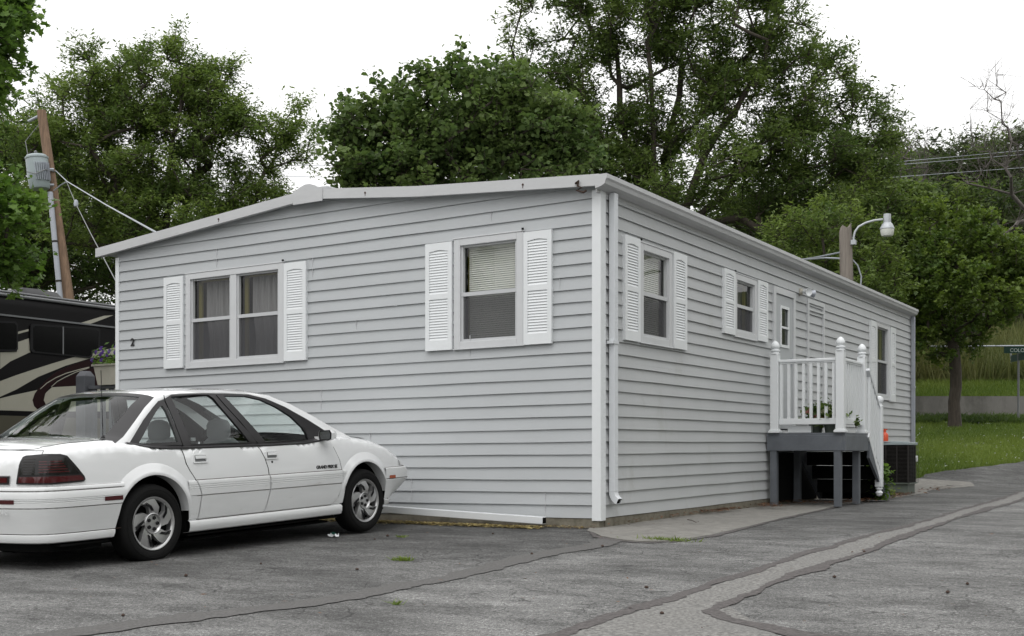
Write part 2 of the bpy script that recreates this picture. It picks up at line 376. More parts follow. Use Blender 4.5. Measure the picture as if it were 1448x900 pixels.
# tar seams
def strip(name, pts, w0, w1, m, dz, kind='structure', jit=.012, seed=1):
    rr = random.Random(seed); P = []
    for i in range(len(pts)-1):
        a, c = Vector(pts[i]), Vector(pts[i+1]); n = max(2, int((c-a).length/.05))
        for k in range(n): P.append(a.lerp(c, k/n))
    P.append(Vector(pts[-1])); b = MB(); rows = []
    # round the corners
    for _ in range(3): P = [P[0]]+[(P[i-1]+P[i]*2+P[i+1])/4 for i in range(1, len(P)-1)]+[P[-1]]
    off = 0; wj = 0
    for i, p in enumerate(P):
        d = (P[min(i+1, len(P)-1)]-P[max(i-1, 0)]).normalized(); nrm = Vector((-d.y, d.x)); t = i/len(P)
        off = off*.95+rr.gauss(0, jit*.6); wj = wj*.93+rr.gauss(0, .006); hw = max(.010, (w0+(w1-w0)*t)/2*.85+wj)
        q = p+nrm*off
        rows.append([(q.x+nrm.x*s, q.y+nrm.y*s, hz(q.x+nrm.x*s, q.y+nrm.y*s)+dz) for s in (-hw-abs(rr.gauss(0,.011)), hw+abs(rr.gauss(0,.011)))])
    b.grid(rows); o = b.build(name, m, fix=False); tag(o, kind=kind); return o
strip('road', [(2.30,11.9),(2.42,9),(2.55,4),(2.58,1.9),(2.60,-1.3),(2.62,-3.0),(2.66,-4.3),(2.66,-5.2),(2.75,-6.6),(2.8,-9)], .085, .075, M['tar'], .0115, seed=3)
strip('road', [(2.62,12),(2.78,8.7),(2.80,4),(2.84,1.7),(2.95,-1.5),(2.90,-2.8),(2.96,-3.9),(2.98,-4.6),(3.22,-4.86),(3.6,-5.06),(4.6,-5.35)], .075, .10, M['tar'], .0118, seed=5)
strip('road', [(.62,-1.0),(.80,-1.73),(.72,-2.6),(.84,-3.4),(.86,-4.4),(.9,-5.0),(.62,-6.2),(.4,-7.4)], .22, .30, M['seam'], .0115, jit=.02, seed=8)
# paler band of asphalt between the two seams, spreading out at the near end
bl = [(2.30,11.9),(2.42,9),(2.55,4),(2.58,1.9),(2.60,-1.3),(2.62,-3.0),(2.66,-4.3),(2.66,-5.2),(2.75,-6.6),(2.8,-9)]
br = [(2.62,11.9),(2.77,9),(2.80,4),(2.84,1.7),(2.94,-1.3),(2.90,-3.0),(2.97,-4.3),(3.6,-5.2),(5.2,-6.6),(6.5,-9)]
b = MB(); rows = []
for (a, c), (d, e) in zip(zip(bl, bl[1:]), zip(br, br[1:])):
    for k in range(8):
        t = k/8; p = (a[0]+(c[0]-a[0])*t, a[1]+(c[1]-a[1])*t); q = (d[0]+(e[0]-d[0])*t, d[1]+(e[1]-d[1])*t); rows.append([(p[0]+(q[0]-p[0])*j/4, p[1]+(q[1]-p[1])*j/4, 0) for j in range(5)])
rows = [[(x, y, hz(x, y)+.0088) for x, y, _ in r_] for r_ in rows]
b.grid(rows); tag(b.build('road', M['pale'], fix=False), kind='structure')
# concrete apron beside the long wall
ap = [(-.12,.02),(.05,-.35),(.45,-.86),(.80,-1.13),(1.02,-1.17),(1.20,-1.0),(1.27,-.55),(1.29,-.18),(1.18,1.2),(1.07,2.3),(.98,3.6),(.93,4.75),(.82,5.6),(.80,7.6),(.95,8.2),(.98,10.6),(.78,11.4),(.80,12.6),(1.12,14.2),(.95,14.75),(-.1,14.7),(-.1,13.9),(-.02,13.0),(-.02,.02)]
apd = dens(ap, .25); apd = [(x+random.gauss(0,.008), y+random.gauss(0,.008)) for x, y in apd]
b = MB(); panel(b, apd, [], lambda x, y: (x, y, hz(x, y)+.014+.006*math.sin(x*3+y*.7)), .5)
n = len(apd); b.add([(x, y, hz(x, y)+.014+.006*math.sin(x*3+y*.7)) for x, y in apd]+[(x, y, hz(x, y)-.03) for x, y in apd], [(i, (i+1)%n, n+(i+1)%n, n+i) for i in range(n)])
tag(b.build('path', M['concrete'], fix=True, merge=True), kind='structure')
strip('road', [(-.02,-.2),(.42,-.93),(.80,-1.21),(1.06,-1.26),(1.28,-1.04),(1.34,-.55),(1.35,-.18),(1.24,1.2),(1.13,2.3),(1.03,3.6),(.98,4.75),(.87,5.6)], .018, .03, M['tar'], .0118, jit=.006, seed=12)
# far road strip in front of the retaining wall
b = MB(); rows = []
for k in range(30):
    px = 1180+k*14; p = at(px, 600, 36.5); q = at(px, 600, 38.05)
    rows.append([(p.x, p.y, hz(p.x, p.y)+.03), (q.x, q.y, hz(q.x, q.y)+.03)])
b.grid(rows); tag(b.build('road', M['road2'], fix=False), kind='structure')

# ------------------------------------------------------------------ the mobile home
house = empty('mobile_home', (0,0,0), 'light grey lap sided single storey mobile home with white louvered shutters', 'house')
def hw(v): return (v[0], v[1], v[2]+.008*v[0]+.006*v[1])
Z0 = .337; EXP = .129; W = 7.11; LEN = 13.8
RX = -3.70
def roofz(x):      # underside of the fascia on the gable
    if x > RX: return 3.678+.30*((x-0)/RX)**1.0-.02*math.sin(math.pi*x/RX)
    return 3.673+.305*((x+7.11)/(7.11+RX))+.012*math.sin(math.pi*(x+7.11)/(7.11+RX))
def siding(mb, a0, a1, top, ops, P, n=27):
    """courses of lap siding along axis a, openings ops=(a0,a1,z0,z1), P(a,out,z)->3D"""
    for c in range(n):
        zb = Z0+c*EXP; zt = zb+EXP
        off = lambda z: .019*(1-(z-zb)/EXP)+.001
        cuts = sorted({zb, zt}|{z for o in ops for z in (o[2], o[3]) if zb < z < zt})
        for s0, s1 in zip(cuts, cuts[1:]):
            zm = (s0+s1)/2; iv = [(a0, a1)]
            for o in ops:
                if o[2] < zm < o[3]:
                    nv = []
                    for (p, q) in iv:
                        if o[1] <= p or o[0] >= q: nv.append((p, q)); continue
                        if o[0] > p: nv.append((p, o[0]))
                        if o[1] < q: nv.append((o[1], q))
                    iv = nv
            for p, q in iv:
                k = max(1, int((q-p)/.35)); wv = lambda a: .0016*math.sin(a*1.9+c*2.1)+.0010*math.sin(a*4.3+c*1.3)
                for i in range(k):
                    u, v = p+(q-p)*i/k, p+(q-p)*(i+1)/k
                    tu, tv = top(u), top(v)
                    if s0 >= max(tu, tv): continue
                    bu, bv = min(s0, tu), min(s0, tv)
                    wu, wv_ = (wv(u), wv(v)) if s0 == zb else (0, 0); nu, nv_ = .001*math.sin(u*1.3+c), .001*math.sin(v*1.3+c)
                    mb.add([P(u, off(bu)+nu, bu+wu), P(v, off(bv)+nv_, bv+wv_), P(v, off(min(s1, tv))+.0, min(s1, tv)), P(u, off(min(s1, tu))+.0, min(s1, tu))], [(0,1,2,3)])
                    if s0 == zb: mb.add([P(u, .001, bu+wu), P(v, .001, bv+wv_), P(v, .020+nv_, bv+wv_), P(u, .020+nu, bu+wu)], [(0,1,2,3)])
GP = lambda a, o, z: (a, -o, z)      # gable wall at y=0, faces -y
SP = lambda a, o, z: (o, a, z)       # long wall at x=0, faces +x
g_ops = [(-5.80,-4.215,2.135,3.265),(-1.72,-.90,2.155,3.285)]
s_ops = [(.92,1.72,2.20,3.215),(3.75,4.53,2.49,3.24),(5.24,6.20,1.28,3.25),(10.87,11.78,1.93,3.25)]
b = MB(); siding(b, -W, 0, roofz, g_ops, GP, 29); b.build('siding', M['siding'], house, warp=hw, fix=False)
b = MB(); siding(b, 0, LEN, lambda a: 3.70, s_ops, SP, 27); b.build('siding', M['siding_side'], house, warp=hw, fix=False)
b = MB(); siding(b, 0, LEN, lambda a: 3.60, [], lambda a, o, z: (-W-o, a, z), 26); b.build('siding', M['siding_side'], house, warp=hw, fix=False)
b = MB(); siding(b, -W, 0, roofz, [], lambda a, o, z: (a, LEN+o, z), 29); b.build('siding', M['siding'], house, warp=hw, fix=False)
# faint butt joints of the siding lengths
b = MB()
for a, c, k in ((-2.32,1,2),(-3.62,9,2),(-.62,0,2),(-4.95,6,1),(-3.75,21,2),(-1.28,24,1),(-1.55,13,2),(-5.3,23,2),(-3.1,16,1),(-6.3,10,2),(-.45,18,1),(-2.9,5,2)):
    b = MB(); b.box(a-.0012, a+.0012, -.0185, -.004, Z0+c*EXP, Z0+(c+k)*EXP-.004); b.build('joint_line', M['frame'], house, warp=hw)
# foundation curb
b = MB(); b.box(-W+.02, -.0, -.012, .1, -.1, Z0-.004); b.box(-.12, .014, .1, LEN-.02, -.1, Z0-.004); b.box(-W, -W+.1, .1, LEN, -.1, Z0); b.build('foundation', M['found'], house, warp=hw)
# roof with a shallow ridge, slight overhang
b = MB(); rows = []
rx = [-7.40+i*(7.40+.10)/30 for i in range(31)]
def rtop(x): return interp(x, [(-7.40,3.745),(-5.39,3.925),(-3.70,4.075),(-2.16,3.915),(-.04,3.765),(.12,3.755)])
for y in (-.09, LEN+.09): rows.append([(x, y, rtop(x)) for x in rx])
b.grid(rows); rows2 = [[(x, y, rtop(x)-.06) for x in rx] for y in (-.09, LEN+.09)]; b.grid(rows2)
roof = b.build('roof', M['roofing'], house, warp=hw, smooth=True)
b = MB(); b.box(RX-.16, RX+.16, .0, LEN, rtop(RX)-.02, rtop(RX)+.06); b.build('ridge_cap', M['roofing'], roof, warp=hw, bevel=.02)
# gable fascia
b = MB(); N = 40
for yy0, yy1, dt, db in ((-.13,-.09,.010,-.105),):
    xs = [-7.40+i*(7.40+.06)/N for i in range(N+1)]
    for i in range(N):
        u, v = xs[i], xs[i+1]
        vs = [(x, y, rtop(x)+d) for x, y, d in ((u,yy0,db),(v,yy0,db),(v,yy0,dt),(u,yy0,dt),(u,yy1,db),(v,yy1,db),(v,yy1,dt),(u,yy1,dt))]
        b.add(vs, [(0,1,2,3),(4,7,6,5),(0,4,5,1),(3,2,6,7)])
b.add([(-7.40,-.13,rtop(-7.4)-.105),(-7.40,-.09,rtop(-7.4)-.105),(-7.40,-.09,rtop(-7.4)+.012),(-7.40,-.13,rtop(-7.4)+.012)], [(0,1,2,3)])
# soffit returning to the wall
for i in range(N):
    u, v = xs[i], xs[i+1]; b.add([(u,-.092,rtop(u)-.10),(v,-.092,rtop(v)-.10),(v,.0,rtop(v)-.085),(u,.0,rtop(u)-.085)], [(0,1,2,3)])
for x in (-2.85,-1.05,-5.6,.0-.7):
    pass
fa = b.build('fascia', M['fascia'], house, warp=hw)
b = MB(); b.box(RX-.24, RX+.20, -.142, -.126, 3.925, 4.085)
b.prism([(RX-.20,4.085),(RX+.14,4.085),(RX+.09,4.115),(RX+.01,4.14),(RX-.06,4.14),(RX-.14,4.115)], lambda u, v, d: (u, d, v), -.142, -.07)
b.build('ridge_end_cap', M['fascia'], fa, warp=hw)
for x in (-5.15,-2.88,-.82):
    b = MB()
    b.lathe([(.012,0),(.012,.004),(0,.006)], 8, Matrix.Translation((x,-.131,rtop(x)-.05)) @ Matrix.Rotation(R(90), 4, 'X'))
    b.box(x-.004, x+.003, -.133, -.130, rtop(x)-.085, rtop(x)-.052)
    b.build('rust_spot', M['rust'], fa, warp=hw)
b = MB(); pts = [(-.20,-.14,3.70),(-.16,-.15,3.72),(-.17,-.15,3.67),(-.13,-.145,3.65),(-.18,-.15,3.63),(-.11,-.14,3.60),(-.08,-.13,3.62)]; b.tube(pts, .012, 6); b.build('bent_clip', M['mud'], fa, warp=hw)
# gutter along the eave of the long side
b = MB(); prof = [(.02,3.63),(.05,3.635),(.09,3.645),(.125,3.665),(.135,3.70),(.15,3.72),(.15,3.762),(.14,3.762),(.14,3.725),(.12,3.70),(.11,3.68),(.02,3.68)]
b.prism(prof, lambda u, v, d: (u, d, v), -.13, LEN-.12); b.prism([(p[0], p[1]) for p in prof[:7]]+[(.02,3.762)], lambda u, v, d: (u, d, v), LEN-.12, LEN-.115)
b.prism([(p[0], p[1]) for p in prof[:7]]+[(.02,3.762)], lambda u, v, d: (u, d, v), -.137, -.131)
b.prism([(.019,3.60),(.019,3.75),(-.0,3.75),(0,3.60)], lambda u, v, d: (u, d, v), -.09, LEN)
b.build('gutter', M['fascia'], house, warp=hw)
# corner boards
b = MB(); b.box(-.075, .026, -.026, .0, .31, 3.64); b.box(.0, .026, .0, .09, .31, 3.63); b.build('corner_board', M['white'], house, warp=hw, bevel=.004)
b = MB(); b.box(-W-.026, -W+.04, -.026, 0, .33, 3.62); b.box(-W-.026, -W, 0, .07, .33, 3.60); b.build('corner_board', M['white'], house, warp=hw, bevel=.004)
b = MB(); b.box(0, .026, LEN-.07, LEN+.026, .33, 3.62); b.build('corner_board', M['white'], house, warp=hw, bevel=.004)
# downspouts
def downspout(y, m, elbow):
    b = MB(); b.box(.028, .088, y-.045, y+.045, .60 if elbow else .42, 3.63)
    for k in (-.03, 0, .03): b.box(.086, .091, y+k-.006, y+k+.006, .60 if elbow else .42, 3.62)
    d = b.build('downspout', m, house, warp=hw, bevel=.006)
    if elbow:
        e = MB(); prev = None; ring = []
        for t in range(7):
            a = R(65)*t/6; cx = .058+.11*(1-math.cos(a)); cz = .60-.11*math.sin(a); hx = math.cos(a); hz_ = math.sin(a)
            w_ = .030; ring.append([(cx-w_*hx, y-.045-.0*t, cz-w_*hz_), (cx+w_*hx, y-.045, cz+w_*hz_), (cx+w_*hx, y+.045, cz+w_*hz_), (cx-w_*hx, y+.045, cz-w_*hz_), (cx-w_*hx, y-.045, cz-w_*hz_)])
        e.grid(ring); e.build('elbow', m, d, warp=hw)
        k = MB(); a = R(65); cx = .058+.11*(1-math.cos(a)); cz = .60-.11*math.sin(a); w_ = .024
        k.add([(cx-.01-w_*math.cos(a), y-.04, cz-w_*math.sin(a)),(cx-.01+w_*math.cos(a), y-.04, cz+w_*math.sin(a)),(cx-.01+w_*math.cos(a), y+.04, cz+w_*math.sin(a)),(cx-.01-w_*math.cos(a), y+.04, cz-w_*math.sin(a))], [(0,1,2,3)])
        k.build('opening', M['dark'], d, warp=hw)
    k = MB(); k.box(.02, .096, y-.085, y+.05, 2.10, 2.13) if elbow else k.box(.02, .096, y-.06, y+.06, 2.2, 2.24)
    k.build('strap', m, d, warp=hw)
downspout(.20, M['trim'], True); downspout(LEN-.16, M['silver'], False)
# windows
def window(P, a0, a1, z0, z1, kind, units=1, split=.5, inner='blind'):
    """P(a,out,z); frame proud of the siding, panes recessed"""
    def bx(mb, u0, u1, o0, o1, w0, w1):
        p = [P(u, o, z) for z in (w0, w1) for u, o in ((u0,o0),(u1,o0),(u1,o1),(u0,o1))]
        mb.add(p, [(0,3,2,1),(4,5,6,7),(0,1,5,4),(1,2,6,5),(2,3,7,6),(3,0,4,7)])
    f = MB(); t = .080; tb = .072
    for (u0, u1, w0, w1) in ((a0, a0+t, z0, z1), (a1-t, a1, z0, z1), (a0+t, a1-t, z1-t*.9, z1), (a0+t, a1-t, z0, z0+tb)): bx(f, u0, u1, -.02, .034, w0, w1)
    bx(f, a0-.012, a1+.012, -.0, .040, z1+.001, z1+.014); bx(f, a0-.01, a1+.01, 0, .044, z0-.012, z0-.001)
    iw0, iw1, iz0, iz1 = a0+t, a1-t, z0+tb, z1-t*.9
    um = []
    if units == 2:
        mid = (iw0+iw1)/2; bx(f, mid-.05, mid+.05, -.02, .028, iz0, iz1); um = [(iw0, mid-.05), (mid+.05, iw1)]
    else: um = [(iw0, iw1)]
    win = f.build('window', M['frame'], house, warp=hw, bevel=.003)
    rm = MB()  # room behind
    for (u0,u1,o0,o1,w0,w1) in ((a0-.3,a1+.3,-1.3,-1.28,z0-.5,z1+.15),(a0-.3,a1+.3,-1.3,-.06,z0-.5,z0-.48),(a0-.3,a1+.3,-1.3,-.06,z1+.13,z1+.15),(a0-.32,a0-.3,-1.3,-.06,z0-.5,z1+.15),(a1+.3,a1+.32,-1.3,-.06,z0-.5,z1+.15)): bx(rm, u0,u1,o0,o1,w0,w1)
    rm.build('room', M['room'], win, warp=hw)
    for (u0, u1) in um:
        s = MB(); sw = .028; zm = iz0+(iz1-iz0)*split
        for (p, q, w0, w1, o0, o1) in ((u0,u0+sw,iz0,iz1,-.03,.012),(u1-sw,u1,iz0,iz1,-.03,.012),(u0,u1,zm-.02,zm+.022,-.028,.016),(u0,u1,iz0,iz0+sw,-.028,.010),(u0,u1,iz1-.02,iz1,-.035,.0)): bx(s, p, q, o0, o1, w0, w1)
        s.build('sash', M['sash'], win, warp=hw)
        j = MB(); bx(j, u0+sw, u0+sw+.05, -.12, -.09, iz0, iz1); bx(j, u1-sw-.05, u1-sw, -.12, -.09, iz0, iz1); bx(j, u0+sw, u1-sw, -.12, -.09, iz1-.03, iz1); j.build('inner_jamb', M['wood_in'], win, warp=hw)
        g = MB(); g.add([P(u0+sw*.5, -.022, iz0+sw*.5), P(u1-sw*.5, -.022, iz0+sw*.5), P(u1-sw*.5, -.022, iz1-.01), P(u0+sw*.5, -.022, iz1-.01)], [(0,1,2,3)]); g.build('pane', M['glass'], win, warp=hw)
        q = MB(); q.add([P(u0+sw, .002, iz0+sw), P(u1-sw, .002, iz0+sw), P(u1-sw, .002, zm-.02), P(u0+sw, .002, zm-.02)], [(0,1,2,3)]); q.build('insect_screen', M['screen'], win, warp=hw)
        if 'blind' in inner:
            v = MB(); z = iz1-.03; zl = iz0+.03 if inner == 'blind' else zm
            while z > zl:
                ov = [P(u0+.05, -.085, z), P(u1-.05, -.085, z), P(u1-.05, -.072, z-.0215), P(u0+.05, -.072, z-.0215)]; v.add(ov, [(0,1,2,3)]); z -= .0228
            bx(v, u0+.05, u1-.05, -.095, -.065, iz1-.03, iz1)
            v.build('blind', M['blind'], win, warp=hw, fix=False)
        if 'curtain' in inner:
            v = MB(); rows = []
            lo, hi = (u0+.10, u1-.01)
            for i in range(25):
                t_ = i/24; z = iz1-.0-(iz1-iz0)*t_; row = []
                for k in range(49):
                    s_ = k/48; pin = .16*math.sin(max(0, t_-.45)/.55*math.pi*.8)*(1-s_) if t_ > .45 else 0
                    u = lo+(hi-lo)*(pin*.6+s_*(1-pin*.6)); row.append(P(u, -.17+.018*math.sin(s_*34+t_*1.5)+.01*math.sin(s_*71), z))
                rows.append(row)
            v.grid(rows); v.build('curtain', M['curtain'], win, warp=hw, smooth=True, fix=False)
    return win
def shutter(P, a0, a1, z0, z1, lab=None):
    def bx(mb, u0, u1, o0, o1, w0, w1):
        p = [P(u, o, z) for z in (w0, w1) for u, o in ((u0,o0),(u1,o0),(u1,o1),(u0,o1))]
        mb.add(p, [(0,3,2,1),(4,5,6,7),(0,1,5,4),(1,2,6,5),(2,3,7,6),(3,0,4,7)])
    f = MB(); s = (a1-a0); st = s*.15; H = z1-z0; zt = z1-H*.075; zb = z0+H*.095; zm = z0+H*.50; mr_ = H*.025
    bx(f, a0, a0+st, .0, .046, z0, z1); bx(f, a1-st, a1, .0, .046, z0, z1)
    bx(f, a0+st, a1-st, 0, .046, z0, zb); bx(f, a0+st, a1-st, 0, .046, zm-mr_, zm+mr_)
    arch = [(a0+st, z1), (a0+st, zt-.008)]+[(a0+st+(s-2*st)*k/8, zt-.008+.016*math.sin(math.pi*k/8)**1.5) for k in range(1, 8)]+[(a1-st, zt-.008), (a1-st, z1)]
    f.prism(arch, lambda u, v, d: P(u, d, v), .0, .046)
    bx(f, a0+st, a1-st, 0, .030, z0, z1)
    for lo, hi in ((zb, zm-mr_), (zm+mr_, zt)):
        n = max(6, int((hi-lo)/.028))
        for k in range(n):
            z = lo+(hi-lo)*k/n; d = (hi-lo)/n
            f.add([P(a0+st, .043, z), P(a1-st, .043, z), P(a1-st, .032, z+d*.95), P(a0+st, .032, z+d*.95), P(a0+st, .030, z), P(a1-st, .030, z)], [(0,1,2,3),(0,4,5,1)])
    return f.build('shutter', M['white'], house, warp=hw, fix=False)
window(GP, -5.825, -4.19, 2.11, 3.29, 'd', 2, .5, 'curtain'); window(GP, -1.745, -.875, 2.13, 3.31, 's', 1, .49, 'blind')
window(SP, .90, 1.745, 2.175, 3.24, 's', 1, .5, 'blind'); window(SP, 3.73, 4.555, 2.465, 3.265, 's', 1, .5, 'curtain'); window(SP, 10.85, 11.80, 1.905, 3.275, 's', 1, .5, 'curtain')
for a0, a1, z0, z1 in ((-6.205,-5.86,2.115,3.275),(-4.175,-3.83,2.115,3.275),(-2.115,-1.765,2.125,3.295),(-.865,-.53,2.125,3.295)): shutter(GP, a0, a1, z0, z1)
for a0, a1, z0, z1 in ((.50,.875,2.17,3.265),(1.77,2.145,2.17,3.265),(3.33,3.715,2.47,3.28),(4.575,4.97,2.47,3.28),(10.42,10.81,1.88,3.27),(11.86,12.24,1.88,3.27)): shutter(SP, a0, a1, z0, z1)
# little hooks above the window corners
for a, z in ((-4.19,3.315),(-.875,3.335)): b = MB(); b.box(a-.009, a+.009, -.05, -.03, z-.010, z+.010); b.build('hook', M['dark'], house, warp=hw)
for a, z in ((.90,3.27),(3.73,3.29)): b = MB(); b.box(.03, .05, a-.009, a+.009, z-.010, z+.010); b.build('hook', M['dark'], house, warp=hw)
# side door
b = MB()
for a0, a1, z0, z1 in ((5.24,5.33,1.28,3.28),(6.11,6.20,1.28,3.28),(5.33,6.11,3.19,3.28)): b.box(-.03, .04, a0, a1, z0, z1)
b.build('door_frame', M['frame'], house, warp=hw, bevel=.004)
b = MB()
for a0, a1, z0, z1 in ((5.34,5.56,1.30,3.18),(5.90,6.10,1.30,3.18),(5.56,5.90,1.30,2.47),(5.56,5.90,3.02,3.18)): b.box(-.02, .022, a0, a1, z0, z1)
door = b.build('door', M['siding'], house, warp=hw)
b = MB()
for a0, a1, z0, z1 in ((5.54,5.58,2.45,3.04),(5.88,5.92,2.45,3.04),(5.58,5.88,2.45,2.49),(5.58,5.88,3.0,3.04),(5.58,5.88,2.72,2.75)): b.box(.018, .034, a0, a1, z0, z1)
b.build('door_window_frame', M['white'], door, warp=hw)
b = MB(); b.add([(.006,5.57,2.47),(.006,5.89,2.47),(.006,5.89,3.02),(.006,5.57,3.02)], [(0,1,2,3)]); b.build('door_window', M['glass'], door, warp=hw)
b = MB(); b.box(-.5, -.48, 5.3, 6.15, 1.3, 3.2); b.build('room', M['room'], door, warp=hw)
b = MB(); b.box(.022, .03, 6.0, 6.05, 2.2, 2.32); b.tube([(.03,6.03,2.26),(.07,6.03,2.26),(.07,5.95,2.26)], .01, 8); b.build('handle', M['silver'], door, warp=hw)
# casing of the boarded-over opening right of the door
b = MB()
for a0, a1, z0, z1 in ((6.80,6.87,1.30,3.27),(7.60,7.67,1.30,3.27),(6.87,7.60,3.21,3.27),(6.87,7.60,3.10,3.125)): b.box(.0, .034, a0, a1, z0, z1)
b.build('door_casing', M['frame'], house, warp=hw)
# double floodlight by the door
b = MB(); b.lathe([(.0,0),(.055,0),(.055,.02),(.03,.035),(0,.035)], 16, Matrix.Translation((.017,6.47,3.33)) @ Matrix.Rotation(R(90), 4, 'Y'))
fl = b.build('floodlight', M['terra'], house, warp=hw, smooth=True)
for dx, dy, m, nm in ((.12,-.10,'white','lamp_head'),(.14,.12,'silver','lamp_head')):
    b = MB(); b.tube([(.05,6.47,3.33),(.09,6.47+dy*.5,3.32)], .012, 8)
    T = Matrix.Translation((.09,6.47+dy*.5,3.32)) @ Vector((.8,dy*6,-.15)).to_track_quat('Z','Y').to_matrix().to_4x4()
    b.lathe([(.0,0),(.028,.005),(.032,.05),(.055,.10),(.058,.125),(.05,.12),(0,.11)], 16, T); b.build(nm, M[m], fl, warp=hw, smooth=True)
# house number
text('house_number', '2', .135, 'ink', house, (-6.81, -.022, 2.487-.054), (R(90), 0, 0), .003, bold=.004)
b = MB(); b.box(-.03,.03,-.021,-.015,0,.004)
# scuff stains on the gable
b = MB()
rr = random.Random(4)
pl = [(-1.955+.06*math.cos(t)*(1+.3*rr.random()), .66+.05*math.sin(t)*(1+.3*rr.random())) for t in [i*.42 for i in range(15)]]
# boards nailed over the apron edge: bottom trim under the long wall
# ------------------------------------------------------------------ drain pipe lying along the gable
dp = MB()
def ring(x, y, z): return (x, y, z)
A_ = Vector((-3.55,-.20,.405)); B_ = Vector((-.56,-.14,.305))
dp.bar(A_, B_, .085, .075)
pipe = dp.build('drain_pipe', M['trim'], bevel=.006, fix=True); tag(pipe, 'white rectangular drain pipe lying on the ground along the foot of the gable wall', 'drain pipe')
b = MB(); d_ = (B_-A_).normalized(); b.bar(B_-d_*.004, B_+d_*.002, .068, .058); b.build('opening', M['dark'], pipe)
b = MB(); b.bar(B_-d_*.035, B_-d_*.0, .092, .082); b.build('coupling', M['white'], pipe) if False else None

# ------------------------------------------------------------------ entry deck
deck = empty('entry_deck', (0, 0, 0), 'small raised grey entry deck with white vinyl railing and steps outside the side door', 'deck')
DX, D0, D1 = 1.10, 4.95, 6.12
b = MB(); b.box(.03, DX, D0, D1, 1.23, 1.262); b.build('deck_board', M['deckgrey'], deck)
b = MB()
for q in ((.03,DX-.035,D0-.005,D0+.035),(.03,DX-.035,D1-.035,D1+.005),(DX-.035,DX+.005,D0-.005,D1+.005)): b.box(*q, 1.022, 1.228)
for x in (.35,.7): b.box(x-.02, x+.02, D0+.04, D1-.04, 1.04, 1.225)
b.build('fascia_board', M['deckgrey'], deck, bevel=.004)
for x, y in ((.12,D0+.05),(DX-.11,D0+.05),(DX-.10,D1-.25),(.12,D1-.1)):
    b = MB(); b.box(x-.045, x+.045, y-.045, y+.045, hz(x,y)+.02, 1.03); b.build('leg', M['deckgrey'], deck, bevel=.004)
def rpost(x, y, z0, z1, w_=.055):
    b = MB(); b.box(x-w_, x+w_, y-w_, y+w_, z0, z1-.19); b.box(x-w_-.02, x+w_+.02, y-w_-.02, y+w_+.02, z0, z0+.03); b.box(x-w_-.01, x+w_+.01, y-w_-.01, y+w_+.01, z0+.03, z0+.045)
    p = b.build('post', M['white'], deck, bevel=.006)
    f = MB(); r = w_*1.25; zz = z1-.19
    f.lathe([(0,zz),(r*.95,zz),(r*1.0,zz+.012),(r*.72,zz+.022),(r*.66,zz+.035),(r*.95,zz+.05),(r*.93,zz+.06),(r*.6,zz+.072),(r*.85,zz+.095),(r*.90,zz+.11),(r*.8,zz+.14),(r*.5,zz+.17),(r*.18,zz+.187),(0,zz+.19)], 16, Matrix.Translation((x,y,0)))
    f.build('finial', M['white'], p, smooth=True)
rpost(.14, D0+.03, 1.264, 2.52); rpost(DX-.07, D0+.03, 1.264, 2.53); rpost(DX-.07, D1-.07, 1.264, 2.52)
yy = D0+.03
b = MB(); b.box(.20, DX-.13, yy-.03, yy+.03, 2.215, 2.255); b.box(.20, DX-.13, yy-.022, yy+.022, 2.195, 2.213); b.build('handrail', M['white'], deck, bevel=.01)
b = MB(); b.box(.20, DX-.13, yy-.022, yy+.022, 1.375, 1.455); b.build('bottom_rail', M['white'], deck, bevel=.005)
n = 8
for k in range(n):
    x = .23+k*(DX-.13-.26)/(n-1); b = MB(); b.box(x-.018, x+.018, yy-.018, yy+.018, 1.456, 2.194); b.build('baluster', M['white'], deck)
xx = DX-.07
b = MB(); b.box(xx-.03, xx+.03, D0+.09, D1-.13, 2.215, 2.255); b.box(xx-.022, xx+.022, D0+.09, D1-.13, 2.195, 2.213); b.build('handrail', M['white'], deck, bevel=.01)
b = MB(); b.box(xx-.022, xx+.022, D0+.09, D1-.13, 1.375, 1.455); b.build('bottom_rail', M['white'], deck, bevel=.005)
for k in range(9):
    y = D0+.14+k*(D1-D0-.32)/8; b = MB(); b.box(xx-.018, xx+.018, y-.018, y+.018, 1.456, 2.194); b.build('baluster', M['white'], deck)
# steps going away along the wall
ns = 4; run = .26; gz = hz(.6, 7.2)
for k in range(ns):
    zt = 1.262-(k+1)*.205; y0 = D1+.01+k*run
    b = MB(); b.box(.14, DX-.02, y0+.031, y0+run+.03, zt-.03, zt); b.build('step', M['trim'] if False else M['deckgrey'], deck, bevel=.004)
for x in (.12, DX-.0):
    b = MB(); b.prism([(D1+.0,1.20),(D1+.0,.92),(D1+ns*run-.05,gz+.02),(D1+ns*run+.16,gz+.02),(D1+ns*run+.16,.34)], lambda u, v, d: (d, u, v), x-.02, x+.018); b.build('stringer', M['deckgrey'], deck)
# risers closing the steps, coloured near-black to carry the shade under the deck
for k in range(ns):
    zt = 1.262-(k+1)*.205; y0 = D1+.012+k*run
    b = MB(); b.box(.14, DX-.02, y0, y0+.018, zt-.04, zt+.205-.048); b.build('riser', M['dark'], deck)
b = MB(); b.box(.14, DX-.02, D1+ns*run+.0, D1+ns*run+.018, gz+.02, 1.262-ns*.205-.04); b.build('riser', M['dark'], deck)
b = MB(); b.box(.028, .05, D0+.25, D1+ns*run+.02, gz+.03, 1.0); b.build('shade_panel', M['dark'], deck)  # near-black sheet on the wall, added to deepen the shade under the deck
